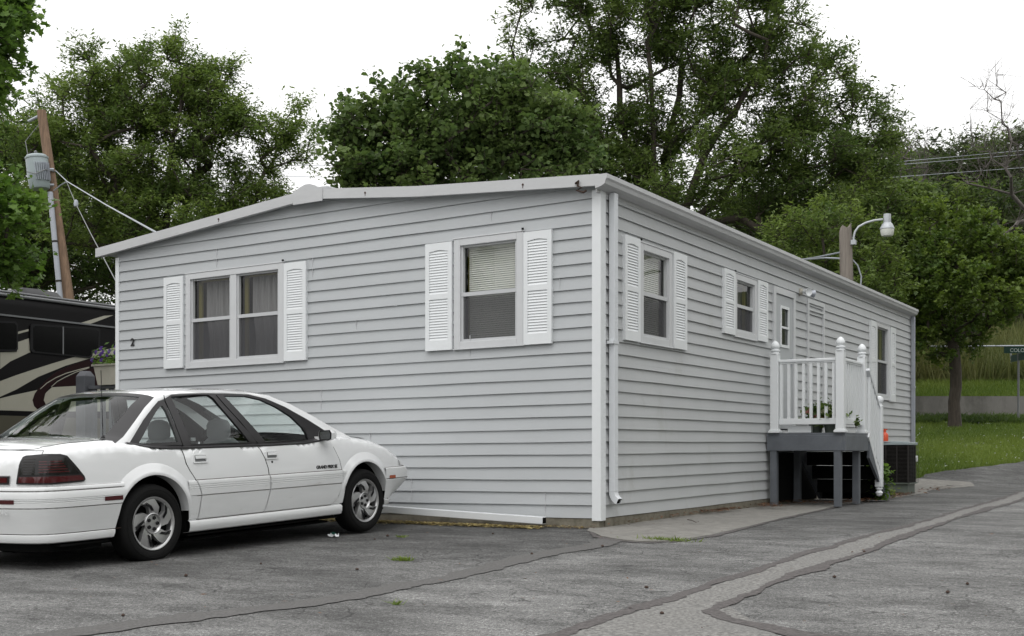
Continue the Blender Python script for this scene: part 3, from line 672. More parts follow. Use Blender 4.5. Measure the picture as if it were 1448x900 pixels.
# newel and sloping stair railing on the outside
nx, ny = DX+.0, 6.72
b = MB(); b.box(nx-.05, nx+.05, ny-.05, ny+.05, .50, 1.66); p = b.build('newel_post', M['white'], deck, bevel=.006)
f = MB(); f.lathe([(0,0),(.055,0),(.06,.012),(.042,.03),(.04,.045),(.062,.075),(.066,.105),(.05,.14),(.0,.16)], 16, Matrix.Translation((nx,ny,1.66))); f.lathe([(0,0),(.05,-.01),(.05,-.03),(.03,-.05),(.055,-.08),(.04,-.12),(0,-.14)], 16, Matrix.Translation((nx,ny,.50))); f.build('finial', M['white'], p, smooth=True)
def rz(y): return 2.18-(y-(D1-.07))*.62/.60*.95
b = MB(); b.bar((nx, D1-.05, 2.16), (nx, ny+.02, 1.60), .06, .045); b.build('handrail', M['trim'], deck, bevel=.008)
b = MB(); b.bar((nx, D1-.03, 1.24), (nx, ny, .62), .045, .08); b.build('bottom_rail', M['white'], deck)
for k in range(6):
    t = (k+.5)/6; y = D1+.0+t*(ny-.05-D1); zt = 2.16+(1.60-2.16)*((y-(D1-.05))/(ny+.07-D1)); zb = 1.24+(.62-1.24)*((y-(D1-.03))/(ny+.03-D1))
    b = MB(); b.box(nx-.02, nx+.02, y-.02, y+.02, zb, zt-.02); b.build('baluster', M['white'], deck)
for y in ():
    pass

# ------------------------------------------------------------------ air conditioner
ac = empty('air_conditioner', (.56, 9.62, 0), 'dark louvered air conditioner on a green base beyond the steps', 'air conditioner')
def acb(): return MB()
ax0, ax1, ay0, ay1 = -.38, .38, -.28, .28
g0 = hz(.56, 9.6)
b = MB(); b.box(ax0+.03, ax1-.03, ay0+.03, ay1-.03, g0+.03, .48); b.build('base', M['acgreen'], ac)
b = MB(); b.box(ax0+.02, ax1-.02, ay0+.02, ay1-.02, .482, 1.12); b.build('core', M['dark'], ac)
b = MB()
z = .50
while z < 1.11:
    for q in ((ax0,ax1,ay0,ay0+.012),(ax0,ax1,ay1-.012,ay1),(ax1-.012,ax1,ay0+.012,ay1-.012),(ax0,ax0+.012,ay0+.012,ay1-.012)): b.box(*q, z, z+.006)
    z += .022
for k in range(5):
    t = ax0+.02+(ax1-ax0-.05)*k/4
    b.box(t, t+.014, ay0-.004, ay0-.0005, .49, 1.12); b.box(ax1+.0005, ax1+.004, t, t+.014, .49, 1.12)
b.build('grille', M['acdark'], ac)
b = MB(); b.box(ax0-.012, ax1+.012, ay0-.012, ay1+.012, 1.122, 1.165); b.lathe([(.30,1.166),(.31,1.18),(.28,1.185),(.27,1.17)], 24)
b.build('top_cover', M['transf'], ac, bevel=.008)
b = MB(); b.box(ax0-.008, ax1+.008, ay0-.008, ay1+.008, .478, .497); b.build('bottom_frame', M['acgreen'], ac)
bt = empty('bottle', (.50, 9.52, 1.186), 'small orange red bottle standing on top of the air conditioner', 'bottle')
b = MB(); b.lathe([(0,0),(.055,0),(.058,.02),(.058,.10),(.045,.13),(.022,.15),(.020,.175),(0,.175)], 16); b.build('body', M['orange'], bt, smooth=True)
b = MB(); b.lathe([(.023,.165),(.024,.205),(0,.207)], 12); b.box(-.01,.045,-.008,.008,.19,.205); b.build('cap', M['orange'], bt)
pv = MB(); pv.tube([(.0,12.5,.89),(.36,12.5,.88)], .05, 12); pv.tube([(.30,12.5,.882),(.38,12.5,.88)], .06, 12); o = pv.build('vent_pipe', M['white'], smooth=True); tag(o, 'short white pipe stub sticking out beyond the air conditioner at the house end', 'pipe')
# ------------------------------------------------------------------ the white sedan (local: +y forward, +x its right side)
PITCH = .033
car = empty('parked_car', (-2.70, -2.81, .185), 'white four door sedan with black window trim parked nose towards the gable wall', 'car')
car.rotation_euler = (PITCH, 0, 0)
OUT = [(0,2.42),(.35,2.39),(.59,2.31),(.76,2.18),(.845,1.97),(.882,1.6),(.897,1.2),(.908,.6),(.91,0),(.908,-.6),(.902,-1.1),(.893,-1.6),(.878,-1.95),(.855,-2.14),(.80,-2.25),(.66,-2.315),(.40,-2.355),(0,-2.375)]
def cr(P, n=14):
    out = []
    Q = [(-P[1][0], P[1][1])]+P+[(-P[-2][0], P[-2][1])]
    for i in range(1, len(Q)-2):
        for k in range(n):
            t = k/n; p0, p1, p2, p3 = (Vector(q) for q in Q[i-1:i+3])
            out.append(.5*((2*p1)+(p2-p0)*t+(2*p0-5*p1+4*p2-p3)*t*t+(3*p1-p0-3*p2+p3)*t**3))
    out.append(Vector(P[-1])); return out
OC = cr(OUT)[::-1]          # from rear centre to front centre
acc = [0]
for a, c in zip(OC, OC[1:]): acc.append(acc[-1]+(c-a).length)
z0i = min(range(len(OC)), key=lambda i: abs(OC[i].y)); acc = np.array(acc)-acc[z0i]
OX = np.array([p.x for p in OC]); OY = np.array([p.y for p in OC]); SR, SF = acc[0], acc[-1]
def outline(s):
    s = max(SR, min(SF, s)); x = float(np.interp(s, acc, OX)); y = float(np.interp(s, acc, OY)); e = .02
    dx = float(np.interp(s+e, acc, OX)-np.interp(s-e, acc, OX)); dy = float(np.interp(s+e, acc, OY)-np.interp(s-e, acc, OY))
    if s > SF-e: dx, dy = -1, 0.
    if s < SR+e: dx, dy = 1, 0.
    l = math.hypot(dx, dy); return x, y, dy/l, -dx/l
ZS = [(-2.6,.885),(-2.375,.892),(-2.2,.915),(-1.95,.942),(-1.6,.960),(-1.45,.945),(-1.3,.915),(-1.1,.898),(-.9,.893),(0,.888),(.5,.893),(.85,.925),(1.16,.933),(1.5,.896),(1.75,.832),(1.93,.748),(2.06,.655),(2.14,.615),(2.4,.60)]
def zs(s): return interp(outline(s)[1], ZS)
def rr_(s):
    y = outline(s)[1]; return .028+.05*smooth01((-1.0-y)/.6)+.045*smooth01((y-.8)/.6)
def S(s, z, off=0.):
    x, y, nx_, ny_ = outline(s); top = zs(s); r = min(rr_(s), top-.5) ; z = min(z, top)
    ins = .30*(z-.55)**2 if z > .55 else .25*(.55-z)**2
    d = top-z
    if d < r: ins += r-math.sqrt(max(0, r*r-(r-d)**2))
    if abs(ny_) > .5: ins += (abs(ny_)-.5)*.10*max(0, z-.6)
    o = off-ins; return (max(0., x+nx_*o), y+ny_*o, z)
def mir(v): return (-v[0], v[1], v[2])
def both(mb):
    n = len(mb.v); mb.v += [mir(v) for v in mb.v]; mb.f += [tuple(i+n for i in f)[::-1] for f in mb.f]; return mb
TOPS = sorted(set([round(SR+(-.98-SR)*k/26, 4) for k in range(27)]))
TOPF = sorted(set([round(.848+(SF-.848)*k/26, 4) for k in range(27)]))
def arc(cy, cz, r, a0, a1, n): return [(cy+r*math.cos(R(a0+(a1-a0)*k/n)), cz+r*math.sin(R(a0+(a1-a0)*k/n))) for k in range(n+1)]
HR, HF, HZ, RA = -1.308, 1.345, .315, .365
def edge(lo, hi, n, f): return [f(lo+(hi-lo)*k/n) for k in range(1, n)]
rear_low = [(SR,.5)]+edge(SR,-1.64,20,lambda s:(s,.5))+[(-1.62,.5)]+arc(HR,HZ+.01,RA,150,26,16)+[(-.955,.40),(-.94,.292),(-.866,.29),(-.845,.38),(-.826,.489),(-.85,.565),(-.888,.637),(-.935,.70),(-.966,.756),(-.98,.83)]
rear_top = [(s, zs(s)) for s in TOPS[::-1]]
rq = rear_low+rear_top+edge(zs(SR),.5,5,lambda z:(SR,z))
ext = [(s, zs(s)-d) for s in TOPS for d in (.006,.016,.030,.048,.068)]
b = MB(); panel(b, rq, [], S, .06, ext); both(b); RB = b; b = MB()
fl_ = [(.98-.016,.83)]
front = [(s, zs(s)) for s in TOPF[::-1]]+[(.90,.83),(.965,.711),(.986,.62),(.986,.542),(.965,.45),(.934,.376),(.87,.32),(.822,.292),(.955,.288),(.985,.40),(1.0,.5)]+arc(HF,HZ+.01,RA,154,30,16)+[(1.67,.5)]+edge(1.67,SF,14,lambda s:(s,.5))+[(SF,.5)]
front = front+edge(.5,zs(SF),4,lambda z:(SF,z))
extf = [(s, zs(s)-d) for s in TOPF for d in (.006,.016,.030,.048,.068) if zs(s)-d > .52]
panel(b, front, [], S, .06, extf); both(b)
def cap(mb, slist, crown, close_y):
    rows = []
    for s in slist:
        x, y, z = S(s, zs(s)); xw = x; row = []
        for k in range(25):
            u = -1+2*k/24; c = crown(y)*(1-u*u)*min(1, xw/.6); row.append((u*xw, y, z+c) if x > 1e-4 else (0, y, z))
        rows.append(row)
    mb.grid(rows)
cap(RB, TOPS, lambda y: .045, None); cap(b, TOPF, lambda y: .06, None)
body = RB.build('body', M['paint'], car, smooth=True, merge=True); bonnet = b.build('bonnet_and_wings', M['paint'], car, smooth=True, merge=True)
# dark inner shell so that gaps read dark
b = MB(); rows = []
for k in range(60):
    s = SR+(SF-SR)*k/59; yy_ = outline(s)[1]; rows.append([S(s, max(z, .50) if yy_ > 1.62 else z, -.035 if z > .3 else -.06) for z in (.16,.3,.5,.7,min(.86, zs(s)-.03))])
    if abs(s-HR) < RA+.02 or abs(s-HF) < RA+.02: rows[-1] = [(r[0]-.24, r[1], r[2]) for r in rows[-1]]
b.grid(rows); both(b); b.box(-.86,.86,-2.15,-1.72,.20,.215); b.box(-.86,.86,-.93,.95,.165,.18); b.box(-.78,.78,-.9,.9,.12,.14); b.box(-.60,.60,-1.9,-1.4,.16,.19); b.box(-.60,.60,-2.1,2.0,.16,.18); b.box(-.75,.75,-1.6,1.5,.28,.30); b.build('inner_shell', M['dark'], car)  # wide, low floor plates added to darken the ground under the car
b = MB()
for hy in (HR, HF):
    for sx_ in (1, -1):
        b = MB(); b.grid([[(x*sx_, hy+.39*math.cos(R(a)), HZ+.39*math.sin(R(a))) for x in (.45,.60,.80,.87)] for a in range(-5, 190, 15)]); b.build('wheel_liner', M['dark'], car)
# doors
rd = [(-.858,.29),(-.4,.285),(-.104,.282),(-.058,.38),(-.024,.48),(-.020,.58),(-.032,.68),(-.062,.77),(-.10,.84),(-.128,.885)]+[(s, zs(s)) for s in (-.135,-.25,-.4,-.55,-.7,-.85,-.970)]+[(-.972,.83),(-.957,.756),(-.927,.70),(-.880,.637),(-.842,.565),(-.818,.489),(-.838,.38)]
fd = [(-.094,.282),(.4,.285),(.812,.293),(.862,.32),(.926,.376),(.957,.45),(.978,.542),(.978,.62),(.957,.711),(.892,.83),(.840,zs(.84))]+[(s, zs(s)) for s in (.7,.55,.4,.25,.1,-.117)]+[(-.09,.84),(-.052,.77),(-.022,.68),(-.010,.58),(-.014,.48),(-.048,.38)]
def doorparts(side, poly, name, extra_s):
    sg = (lambda v: v) if side > 0 else mir
    b = MB(); ex = [(s, zs(s)-d) for s in [min(p[0] for p in poly)+.07*k for k in range(16)] for d in (.006,.014,.024)]
    panel(b, dens(poly, .07), [], lambda s, z: sg(S(s, z, .0015)), .065, ex)
    return b.build(name, M['paint'], car, smooth=True)
prof_m = [(.618,.0),(.612,.011),(.600,.015),(.583,.015),(.580,.011),(.577,.015),(.566,.015),(.563,.011),(.560,.015),(.549,.015),(.546,.011),(.543,.015),(.497,.015),(.491,.006),(.488,.012),(.44,.010),(.36,.012),(.305,.010),(.296,.0)]
def sweep(mb, prof, s0, s1, sg, n=None, fs0=None, fs1=None):
    n = n or max(2, int(abs(s1-s0)/.05)); rows = []
    for k in range(n+1):
        row = []
        for z, o in prof:
            a = fs0(z) if fs0 else s0; c = fs1(z) if fs1 else s1
            row.append(sg(S(a+(c-a)*k/n, z, o)))
        rows.append(row)
    mb.grid(rows)
def cut_l(poly_pts): return lambda z: interp(z, poly_pts)
rearcut = [(.29,-.858),(.38,-.838),(.489,-.818),(.565,-.842),(.637,-.880)]
midA = [(.282,-.104),(.38,-.058),(.48,-.024),(.58,-.020),(.68,-.032)]; midB = [(.282,-.094),(.38,-.048),(.48,-.014),(.58,-.010),(.68,-.022)]
frontc = [(.293,.812),(.32,.862),(.376,.926),(.45,.957),(.542,.978),(.62,.978)]
for side in (1, -1):
    sg = (lambda v: v) if side > 0 else mir
    for poly, nm, fa_, fb_, hx in ((rd,'rear_door',rearcut,midA,-.81),(fd,'front_door',midB,frontc,.03)):
        d = doorparts(side, poly, nm, None)
        b = MB(); sweep(b, prof_m, 0, 0, sg, 16, cut_l(fa_), cut_l(fb_)); b.build('cladding', M['clad'], d, smooth=True)
        b = MB(); x0_, z0_ = hx, .792
        fr = [(x0_-.072,z0_-.036),(x0_+.072,z0_-.036),(x0_+.078,z0_-.028),(x0_+.078,z0_+.03),(x0_+.072,z0_+.036),(x0_-.072,z0_+.036),(x0_-.078,z0_+.03),(x0_-.078,z0_-.028)]
        hole = [(x0_-.062,z0_-.026),(x0_+.062,z0_-.026),(x0_+.062,z0_+.026),(x0_-.062,z0_+.026)]
        panel(b, dens(fr,.03), [dens(hole,.03)], lambda s, z: sg(S(s, z, .010)), .03)
        n0 = len(fr)
        for lp, oo in ((fr, .010), (hole, .010)):
            for i in range(len(lp)): b.add([sg(S(*lp[i], oo)), sg(S(*lp[(i+1)%len(lp)], oo)), sg(S(*lp[(i+1)%len(lp)], -.004)), sg(S(*lp[i], -.004))], [(0,1,2,3)])
        sweep(b, [(z0_+.024,.006),(z0_+.020,.015),(z0_-.0,.015),(z0_-.004,.008)], x0_-.058, x0_+.058, sg, 3)
        h_ = b.build('handle', M['paint'], d)
        b = MB(); sweep(b, [(z0_+.026,.0035),(z0_-.024,.0035)], x0_-.06, x0_+.06, sg, 3); b.build('recess', M['rvgrey'], h_)
        if nm == 'front_door':
            b = MB(); p = S(.03, .73, 0); T = Matrix.Translation(sg(p)) @ Matrix.Rotation(R(90*side), 4, 'Y'); b.lathe([(.0,.004),(.010,.004),(.012,.0),(.012,-.004)], 12, T); b.build('lock', M['dark'], d)
            if side > 0:
                p = S(.76, .655, .004)
                text('badge', 'GRAND PRIX SE', .042, 'ink', d, (p[0]+.001, p[1], p[2]), (R(90), 0, R(90)), .0015, spacing=1.0, bold=.0012)
    # cladding pieces on body between door and wheels
    b = MB(); sweep(b, prof_m, 0, 0, sg, 3, lambda z: -.96+.02*(.6-z), lambda z: interp(z, rearcut)-.009); b.build('side_cladding', M['clad'], body, smooth=True); b = MB()
    sweep(b, prof_m, 0, 0, sg, 3, lambda z: interp(z, frontc)+.009, lambda z: .985+.07*max(0,(z-.3)/.3)); b.build('side_cladding', M['clad'], body, smooth=True)
    # rocker skirt
    b = MB(); sweep(b, [(.292,.0),(.287,.018),(.275,.028),(.235,.032),(.205,.024),(.195,.0),(.19,-.06)], -.955, .965, sg, 30); b.build('rocker_panel', M['clad'], body, smooth=True)
    # wheel arch flares
    for hy in (HR, HF):
        b = MB(); rows = []
        for k in range(25):
            a = 8+164*k/24; row = []
            fade = min(1, (k+1)/4, (25-k)/4)
            for r_, o in ((RA+.085,.0),(RA+.075,.004),(RA+.05,.010),(RA+.022,.020),(RA+.004,.026),(RA-.008,.022),(RA-.010,-.02),(RA-.010,-.08)):
                row.append(sg(S(hy+r_*math.cos(R(a)), HZ+.01+r_*math.sin(R(a))*1.0, o*fade if o > 0 else o)))
            rows.append(row)
        b.grid(rows); b.build('wheel_arch', M['paint'], body, smooth=True)
    # black belt moulding
    b = MB(); rows = []
    for k in range(41):
        s = -1.50+(2.36)*k/40; t = zs(s) if s > -1.32 else zs(s)
        rows.append([sg(S(s, t-.018, .002)), sg(S(s, t-.015, .007)), sg(S(s, t-.006, .014)), sg(S(s, t+.0, .012)), sg((S(s, t, 0)[0]-.02, S(s, t, 0)[1], t+.012))])
    b.grid(rows); b.build('belt_moulding', M['trimblk'], body, smooth=True)
# bumpers
pr = [(.645,-.006),(.640,.012),(.630,.020),(.615,.022),(.606,.012),(.600,.028),(.585,.034),(.553,.036),(.550,.031),(.546,.036),(.541,.036),(.538,.031),(.534,.036),(.529,.036),(.526,.031),(.522,.036),(.490,.036),(.484,.024),(.478,.032),(.40,.026),(.33,.020),(.300,.020),(.296,.010),(.288,.026),(.262,.034),(.236,.030),(.228,.010),(.225,-.06)]
b = MB()
for sg in ((lambda v: v), mir): sweep(b, pr, SR, 0, sg, 44, lambda z: SR, lambda z: -1.605-(.62-z)*.26)
rb = b.build('rear_bumper', M['clad'], car, smooth=True, merge=True)
def Sf(s, z, o):
    x, y, nx_, ny_ = outline(s); f = max(0, min(1, (y-1.75)/.35)); k = f*max(0, .47-z)*1.1
    p = S(s, z, o); return (max(0, p[0]-.3*k), p[1]-k, p[2])
b = MB(); prf = [(.612,-.01),(.606,.016),(.598,.024),(.57,.026),(.50,.026),(.494,.018),(.486,.026),(.40,.018),(.33,.012),(.30,.012),(.296,.004),(.288,.016),(.250,.018),(.236,.012),(.23,-.05)]
for sg in ((lambda v: v), mir):
    rows = []
    for k in range(31): rows.append([sg(Sf(1.665+(SF-1.665)*k/30, z, o*1.0)) for z, o in prf])
    b.grid(rows)
fb = b.build('front_bumper', M['clad'], car, smooth=True, merge=True)
def grime(parent, z, o, s0, s1, r=.0016, f=None):
    for sg in ((lambda v: v), mir):
        b = MB(); n = max(4, int(abs(s1-s0)/.06)); b.tube([sg((f or S)(s0+(s1-s0)*k/n, z, o)) for k in range(n+1)], r, 5); b.build('dirty_seam', M['mud'], parent)
for z, o, r_ in ((.609,.016,.0022),(.4835,.026,.0020),(.2955,.014,.0022),(.640,.010,.0022)): grime(rb, z, o, SR, -1.63, r_)
grime(fb, .6105, .012, 1.67, SF-.3, .002); grime(fb, .4935, .022, 1.67, SF-.3, .002, Sf)
for ch in [o for o in bpy.data.objects if o.parent == car and o.name.split('.')[0] in ('front_door', 'rear_door')]:
    f_ = 'front' in ch.name; s0, s1 = (-.01, .975) if f_ else (-.875, -.026)
    sg = (lambda v: v) if ch.data.vertices[0].co.x > 0 else mir
    for z, o, e0, e1, r_ in ((.619,.003,0,0,.0026),(.4895,.010,.005,-.01,.0018),(.2945,.002,-.07 if f_ else .02,-.16 if f_ else -.06,.0024)):
        b = MB(); b.tube([sg(S(s0+e0+(s1+e1-s0-e0)*k/14, z, o)) for k in range(15)], r_, 5); b.build('dirty_seam', M['mud'], ch)
def s_at_rear_x(x):
    i = int(np.argmax(OX > x)); return float(np.interp(x, OX[:60], acc[:60]))
for sg, side in ((lambda v: v, 1), (mir, -1)):
    b = MB(); sweep(b, [(.548,.0385),(.518,.0385)], s_at_rear_x(.46), s_at_rear_x(.62), sg, 4); b.build('reflector', M['red'], rb)
    b = MB(); sweep(b, [(.545,.0385),(.512,.0385)], -1.80, -1.635, sg, 4); b.build('side_marker', M['red'], rb)
    b = MB(); sweep(b, [(.528,.030),(.498,.030)], 1.725, 1.835, sg, 4); b.build('side_marker', M['amber'], fb)
    # tail lamp wrapping the corner
    sL = s_at_rear_x(.56)
    sL += .055
    lamp = [(sL,.662),(sL+.012,.80),(sL+.03,.858),(sL+.05,.868),(-2.24,.878),(-2.12,.874),(-2.07,.860),(-2.01,.79),(-1.945,.705),(-1.938,.680),(-1.955,.666),(-2.2,.656)]
    b = MB(); lp = dens(lamp, .035); panel(b, lp, [], lambda s, z: sg(S(s, z, .010)), .04)
    n = len(lp); b.add([sg(S(*p, .010)) for p in lp]+[sg(S(*p, -.01)) for p in lp], [(i, (i+1)%n, n+(i+1)%n, n+i) for i in range(n)])
    tl = b.build('tail_lamp', M['trimblk'], car, smooth=True)
    ins_ = [(sL+.022,.728),(sL+.03,.80),(sL+.048,.85),(-2.24,.862),(-2.13,.859),(-2.085,.847),(-2.030,.785),(-1.99,.728)]
    b = MB(); panel(b, dens(ins_,.035), [], lambda s, z: sg(S(s, z, .013)), .03); b.build('smoked_lens', M['smoke'], tl, smooth=True)
    ins_ = [(sL+.020,.672),(sL+.022,.714),(-1.98,.714),(-1.955,.69),(-1.958,.678),(-2.2,.668)]
    b = MB(); panel(b, dens(ins_,.035), [], lambda s, z: sg(S(s, z, .013)), .03); b.build('red_lens', M['red'], tl, smooth=True)
    b = MB()
    for k in range(6): sweep(b, [(.742+k*.019+.006,.0138),(.742+k*.019,.0138)], sL+.05, sL+.15, sg, 4)
    b.build('lens_ribs', M['acdark'], tl)
    b = MB()
    for k in range(5): sweep(b, [(.742+k*.019+.008,.0138),(.742+k*.019,.0138)], sL+.18+.0*k, sL+.40-.012*k, sg, 6)
    b.build('lens_ribs', M['red'], tl)
    # headlamp corner
    b = MB(); sweep(b, [(.672,.006),(.62,.010)], 1.96, SF-.35, sg, 12); b.build('headlight', M['clear'], car)
b = MB()
for sg in ((lambda v: v), mir): sweep(b, [(.722,.004),(.716,.012),(.662,.012),(.656,.0)], SR, s_at_rear_x(.55), sg, 10)
o = b.build('tail_panel', M['trimblk'], car, merge=True)
b = MB()
for sg in ((lambda v: v), mir): sweep(b, [(.708,.0135),(.672,.0135)], SR, s_at_rear_x(.53), sg, 10)
b.build('red_lens', M['red'], o, merge=True)
p = S(s_at_rear_x(.44), .455, .034)
text('lettering', 'PONTIAC', .048, 'clad', rb, (.46, p[1]-.006, .455), (R(90), 0, R(4)), .001, spacing=1.25)
# boot lid shut line
b = MB()
for sg in ((lambda v: v), mir):
    pts = [sg(S(-2.275, .878, .0015)), sg(S(-2.262, .900, .0015))]
    for s in TOPS[::-1]:
        x, y, z = S(s, zs(s))
        if -2.26 < y < -1.62 : pass
    tmp = []
    for s in TOPS:
        x, y, z = S(s, zs(s))
        if -2.235 < y < -1.60:
            u = (x-.06)/x; tmp.append(sg((x*u, y, z+.045*(1-u*u)+.001)))
    pts += tmp; b.tube(pts, .0022, 5)
b.build('shut_line', M['dark'], body)
# ---- greenhouse
def G(y, z, off=0.):
    t = max(0, (z-.9)/.45); x = .842-.235*t**1.15
    x -= .05*smooth01((y-.2)/1.1)*(1-t*.3)*1.0 if y > .2 else 0
    x -= .02*smooth01((-.6-y)/.9) if y < -.6 else 0
    return (x+off, y, z+off*.4)
def zr(y): return interp(y, [(-1.60,.935),(-1.50,.985),(-1.36,1.085),(-1.18,1.215),(-1.04,1.298),(-.9,1.328),(-.6,1.345),(-.2,1.350),(.1,1.345),(.33,1.315),(.55,1.245),(.8,1.135),(1.05,1.015),(1.28,.915),(1.4,.88)])
C_edge = [(-1.60,.935),(-1.50,.985),(-1.36,1.085),(-1.18,1.215),(-1.04,1.298)]
A_edge = [(.33,1.315),(.55,1.245),(.8,1.135),(1.05,1.015),(1.28,.915)]
top_y = [-1.04+(.33+1.04)*k/16 for k in range(17)]
def crown(y): return .052 if y < .1 else .052
for sg, side in ((lambda v: v, 1), (mir, -1)):
    # door/window black frame outline (y,z)
    tri = [(-1.475,.925),(-1.38,1.005),(-1.245,1.115),(-1.10,1.215),(-1.015,1.268),(-.955,1.272),(-.945,.91),(-1.36,.90)]
    qg = [(-1.375,.930),(-1.30,.995),(-1.20,1.085),(-1.09,1.175),(-1.02,1.225),(-.995,1.228),(-.982,1.19),(-.980,.930)]
    rg = [(-.848,.910),(-.866,1.300),(-.60,1.318),(-.445,1.318),(-.405,1.290),(-.28,1.08),(-.180,.910)]
    fg = [(.020,.908),(-.262,1.316),(.0,1.314),(.17,1.285),(.33,1.22),(.48,1.13),(.575,1.03),(.60,.965),(.605,.910)]
    blk = [(-.938,.90),(-.945,1.285),(-.85,1.322),(-.5,1.336),(-.2,1.337),(.05,1.331),(.24,1.296),(.45,1.220),(.70,1.10),(.95,.965),(1.06,.905),(.8,.895),(0,.890)]
    b = MB(); panel(b, dens(blk,.06), [dens(rg,.06), dens(fg,.06)], lambda y, z: sg(G(y, z, .002)), .07); panel(b, dens(tri,.05), [dens(qg,.05)], lambda y, z: sg(G(y, z, .002)), .06)
    for hole in (qg, rg, fg):
        hp = dens(hole,.06); n = len(hp); b.add([sg(G(*p,.002)) for p in hp]+[sg(G(*p,-.018)) for p in hp], [(i,(i+1)%n,n+(i+1)%n,n+i) for i in range(n)])
    wf = b.build('window_trim', M['trimblk'], car, smooth=True)
    for hole in (qg, rg, fg):
        b = MB(); panel(b, dens(hole,.06), [], lambda y, z: sg(G(y, z, -.008)), .08); b.build('side_window', M['cglass'], wf, smooth=True)
    # gap lines in the trim: quarter/door and between the doors
    b = MB(); b.tube([sg(G(y, z, .0035)) for y, z in ((-.940,.90),(-.945,1.1),(-.948,1.27),(-.935,1.315))], .0035, 5); b.tube([sg(G(y, z, .0035)) for y, z in ((-.085,.895),(-.20,1.08),(-.30,1.23),(-.352,1.322))], .0035, 5)
    b.tube([sg(G(y, z, .0035)) for y, z in rg[1:5]+[(-.30,1.08),(-.195,.915)]], .004, 5)
    b.build('door_seal', M['dark'], wf)
    # painted pillars and roof rail around the black frame
    outer = [(-1.62,.93)]+[(y, zr(y)) for y in (-1.60,-1.50,-1.36,-1.18,-1.04)]+[(y, zr(y)) for y in top_y[1:-1]]+[(y, zr(y)) for y in (.33,.55,.8,1.05,1.28)]+[(1.30,.89),(1.06,.905-.01)]
    inner = [(1.06,.9),(.95,.965),(.70,1.10),(.45,1.220),(.24,1.296),(.05,1.331),(-.2,1.337),(-.5,1.336),(-.85,1.322),(-.945,1.285),(-1.015,1.268),(-1.10,1.215),(-1.245,1.115),(-1.38,1.005),(-1.475,.92)]
    b = MB(); rows = []
    # loft between the two rails
    def along(P, t):
        L_ = [0]
        for p, q in zip(P, P[1:]): L_.append(L_[-1]+math.hypot(q[0]-p[0], q[1]-p[1]))
        s = t*L_[-1]
        for i in range(len(P)-1):
            if s <= L_[i+1]+1e-9:
                f = (s-L_[i])/(L_[i+1]-L_[i]); return (P[i][0]+(P[i+1][0]-P[i][0])*f, P[i][1]+(P[i+1][1]-P[i][1])*f)
        return P[-1]
    edge_pts = C_edge+[(y, zr(y)) for y in top_y[1:-1]]+A_edge
    inn = inner[::-1]
    for p in edge_pts:
        q = min((along(inn, t/300) for t in range(301)), key=lambda q: math.hypot(q[0]-p[0], q[1]-p[1]))
        rows.append([sg(G(p[0]+(q[0]-p[0])*f, p[1]+(q[1]-p[1])*f, 0.004*math.sin(math.pi*min(1,f*1.2)))) for f in (0,.33,.66,1)])
    b.grid(rows); b.build('pillar', M['paint'], body, smooth=True)
# roof skin, rear window and windscreen share the rails
def rowpts(y, z, bulge, cz, n=24, p=.75):
    x = G(y, z)[0]; return [(x*(-1+2*k/n), y+bulge*(1-(-1+2*k/n)**2), z+cz*(1-abs(-1+2*k/n)**3.6)**p) for k in range(n+1)]
b = MB(); rows = []
ry = [-1.04, -1.0]+top_y[1:]
for y in ry:
    t = (y+1.04)/1.37; rows.append(rowpts(y, zr(y), -.09*(1-smooth01(t*2))+.05*smooth01(t*2-1), .046))
b.grid(rows); b.build('roof', M['paint'], body, smooth=True)
def screenpatch(name, edge_, bulges, czs, bor):
    rows = []
    E = dens(edge_+[edge_[-1]], .06)[:0]
    pts = []
    for (a, c) in zip(edge_, edge_[1:]):
        for k in range(4): pts.append((a[0]+(c[0]-a[0])*k/4, a[1]+(c[1]-a[1])*k/4))
    pts.append(edge_[-1]); n = len(pts)-1
    for i, p in enumerate(pts):
        t = i/n; rows.append(rowpts(p[0], p[1], bulges[0]+(bulges[1]-bulges[0])*t, czs[0]+(czs[1]-czs[0])*t, 24, .75+.0*t))
    g = MB(); g.grid([[(v[0]*.985, v[1], v[2]-.004) for v in r[1:-1]] for r in rows[1:-1]])
    f = MB(); m = 25
    for i in range(n):
        for k in range(24):
            if i < bor or i >= n-1 or k < 2 or k >= 22: f.add([rows[i][k], rows[i][k+1], rows[i+1][k+1], rows[i+1][k]], [(0,1,2,3)])
    fo = f.build(name, M['trimblk'], car, smooth=True, merge=True); g.build('glass', M['cglass'], fo, smooth=True)
screenpatch('rear_window', C_edge, (-.22,-.09), (.030,.046), 1)
screenpatch('windscreen', A_edge[::-1], (.22,.05), (.045,.046), 1)
b = MB()   # cowl and parcel shelf
b.grid([[(x, 1.28+.22*(1-(x/.78)**2)+d, .905+.03*(1-(x/.78)**2)) for x in [-.78+.13*k for k in range(13)]] for d in (-.05,.1,.22)]); b.build('cowl', M['black'], body)
# wiper-like dark line at the foot of the rear window + aerial
an = MB(); an.lathe([(.018,.0),(.016,.008),(.008,.022),(0,.024)], 10, Matrix.Translation((.70,-1.62,.978))); an.tube([(.70,-1.62,1.0),(.70,-1.622,1.50)], .0028, 6); an.build('aerial', M['black'], car)
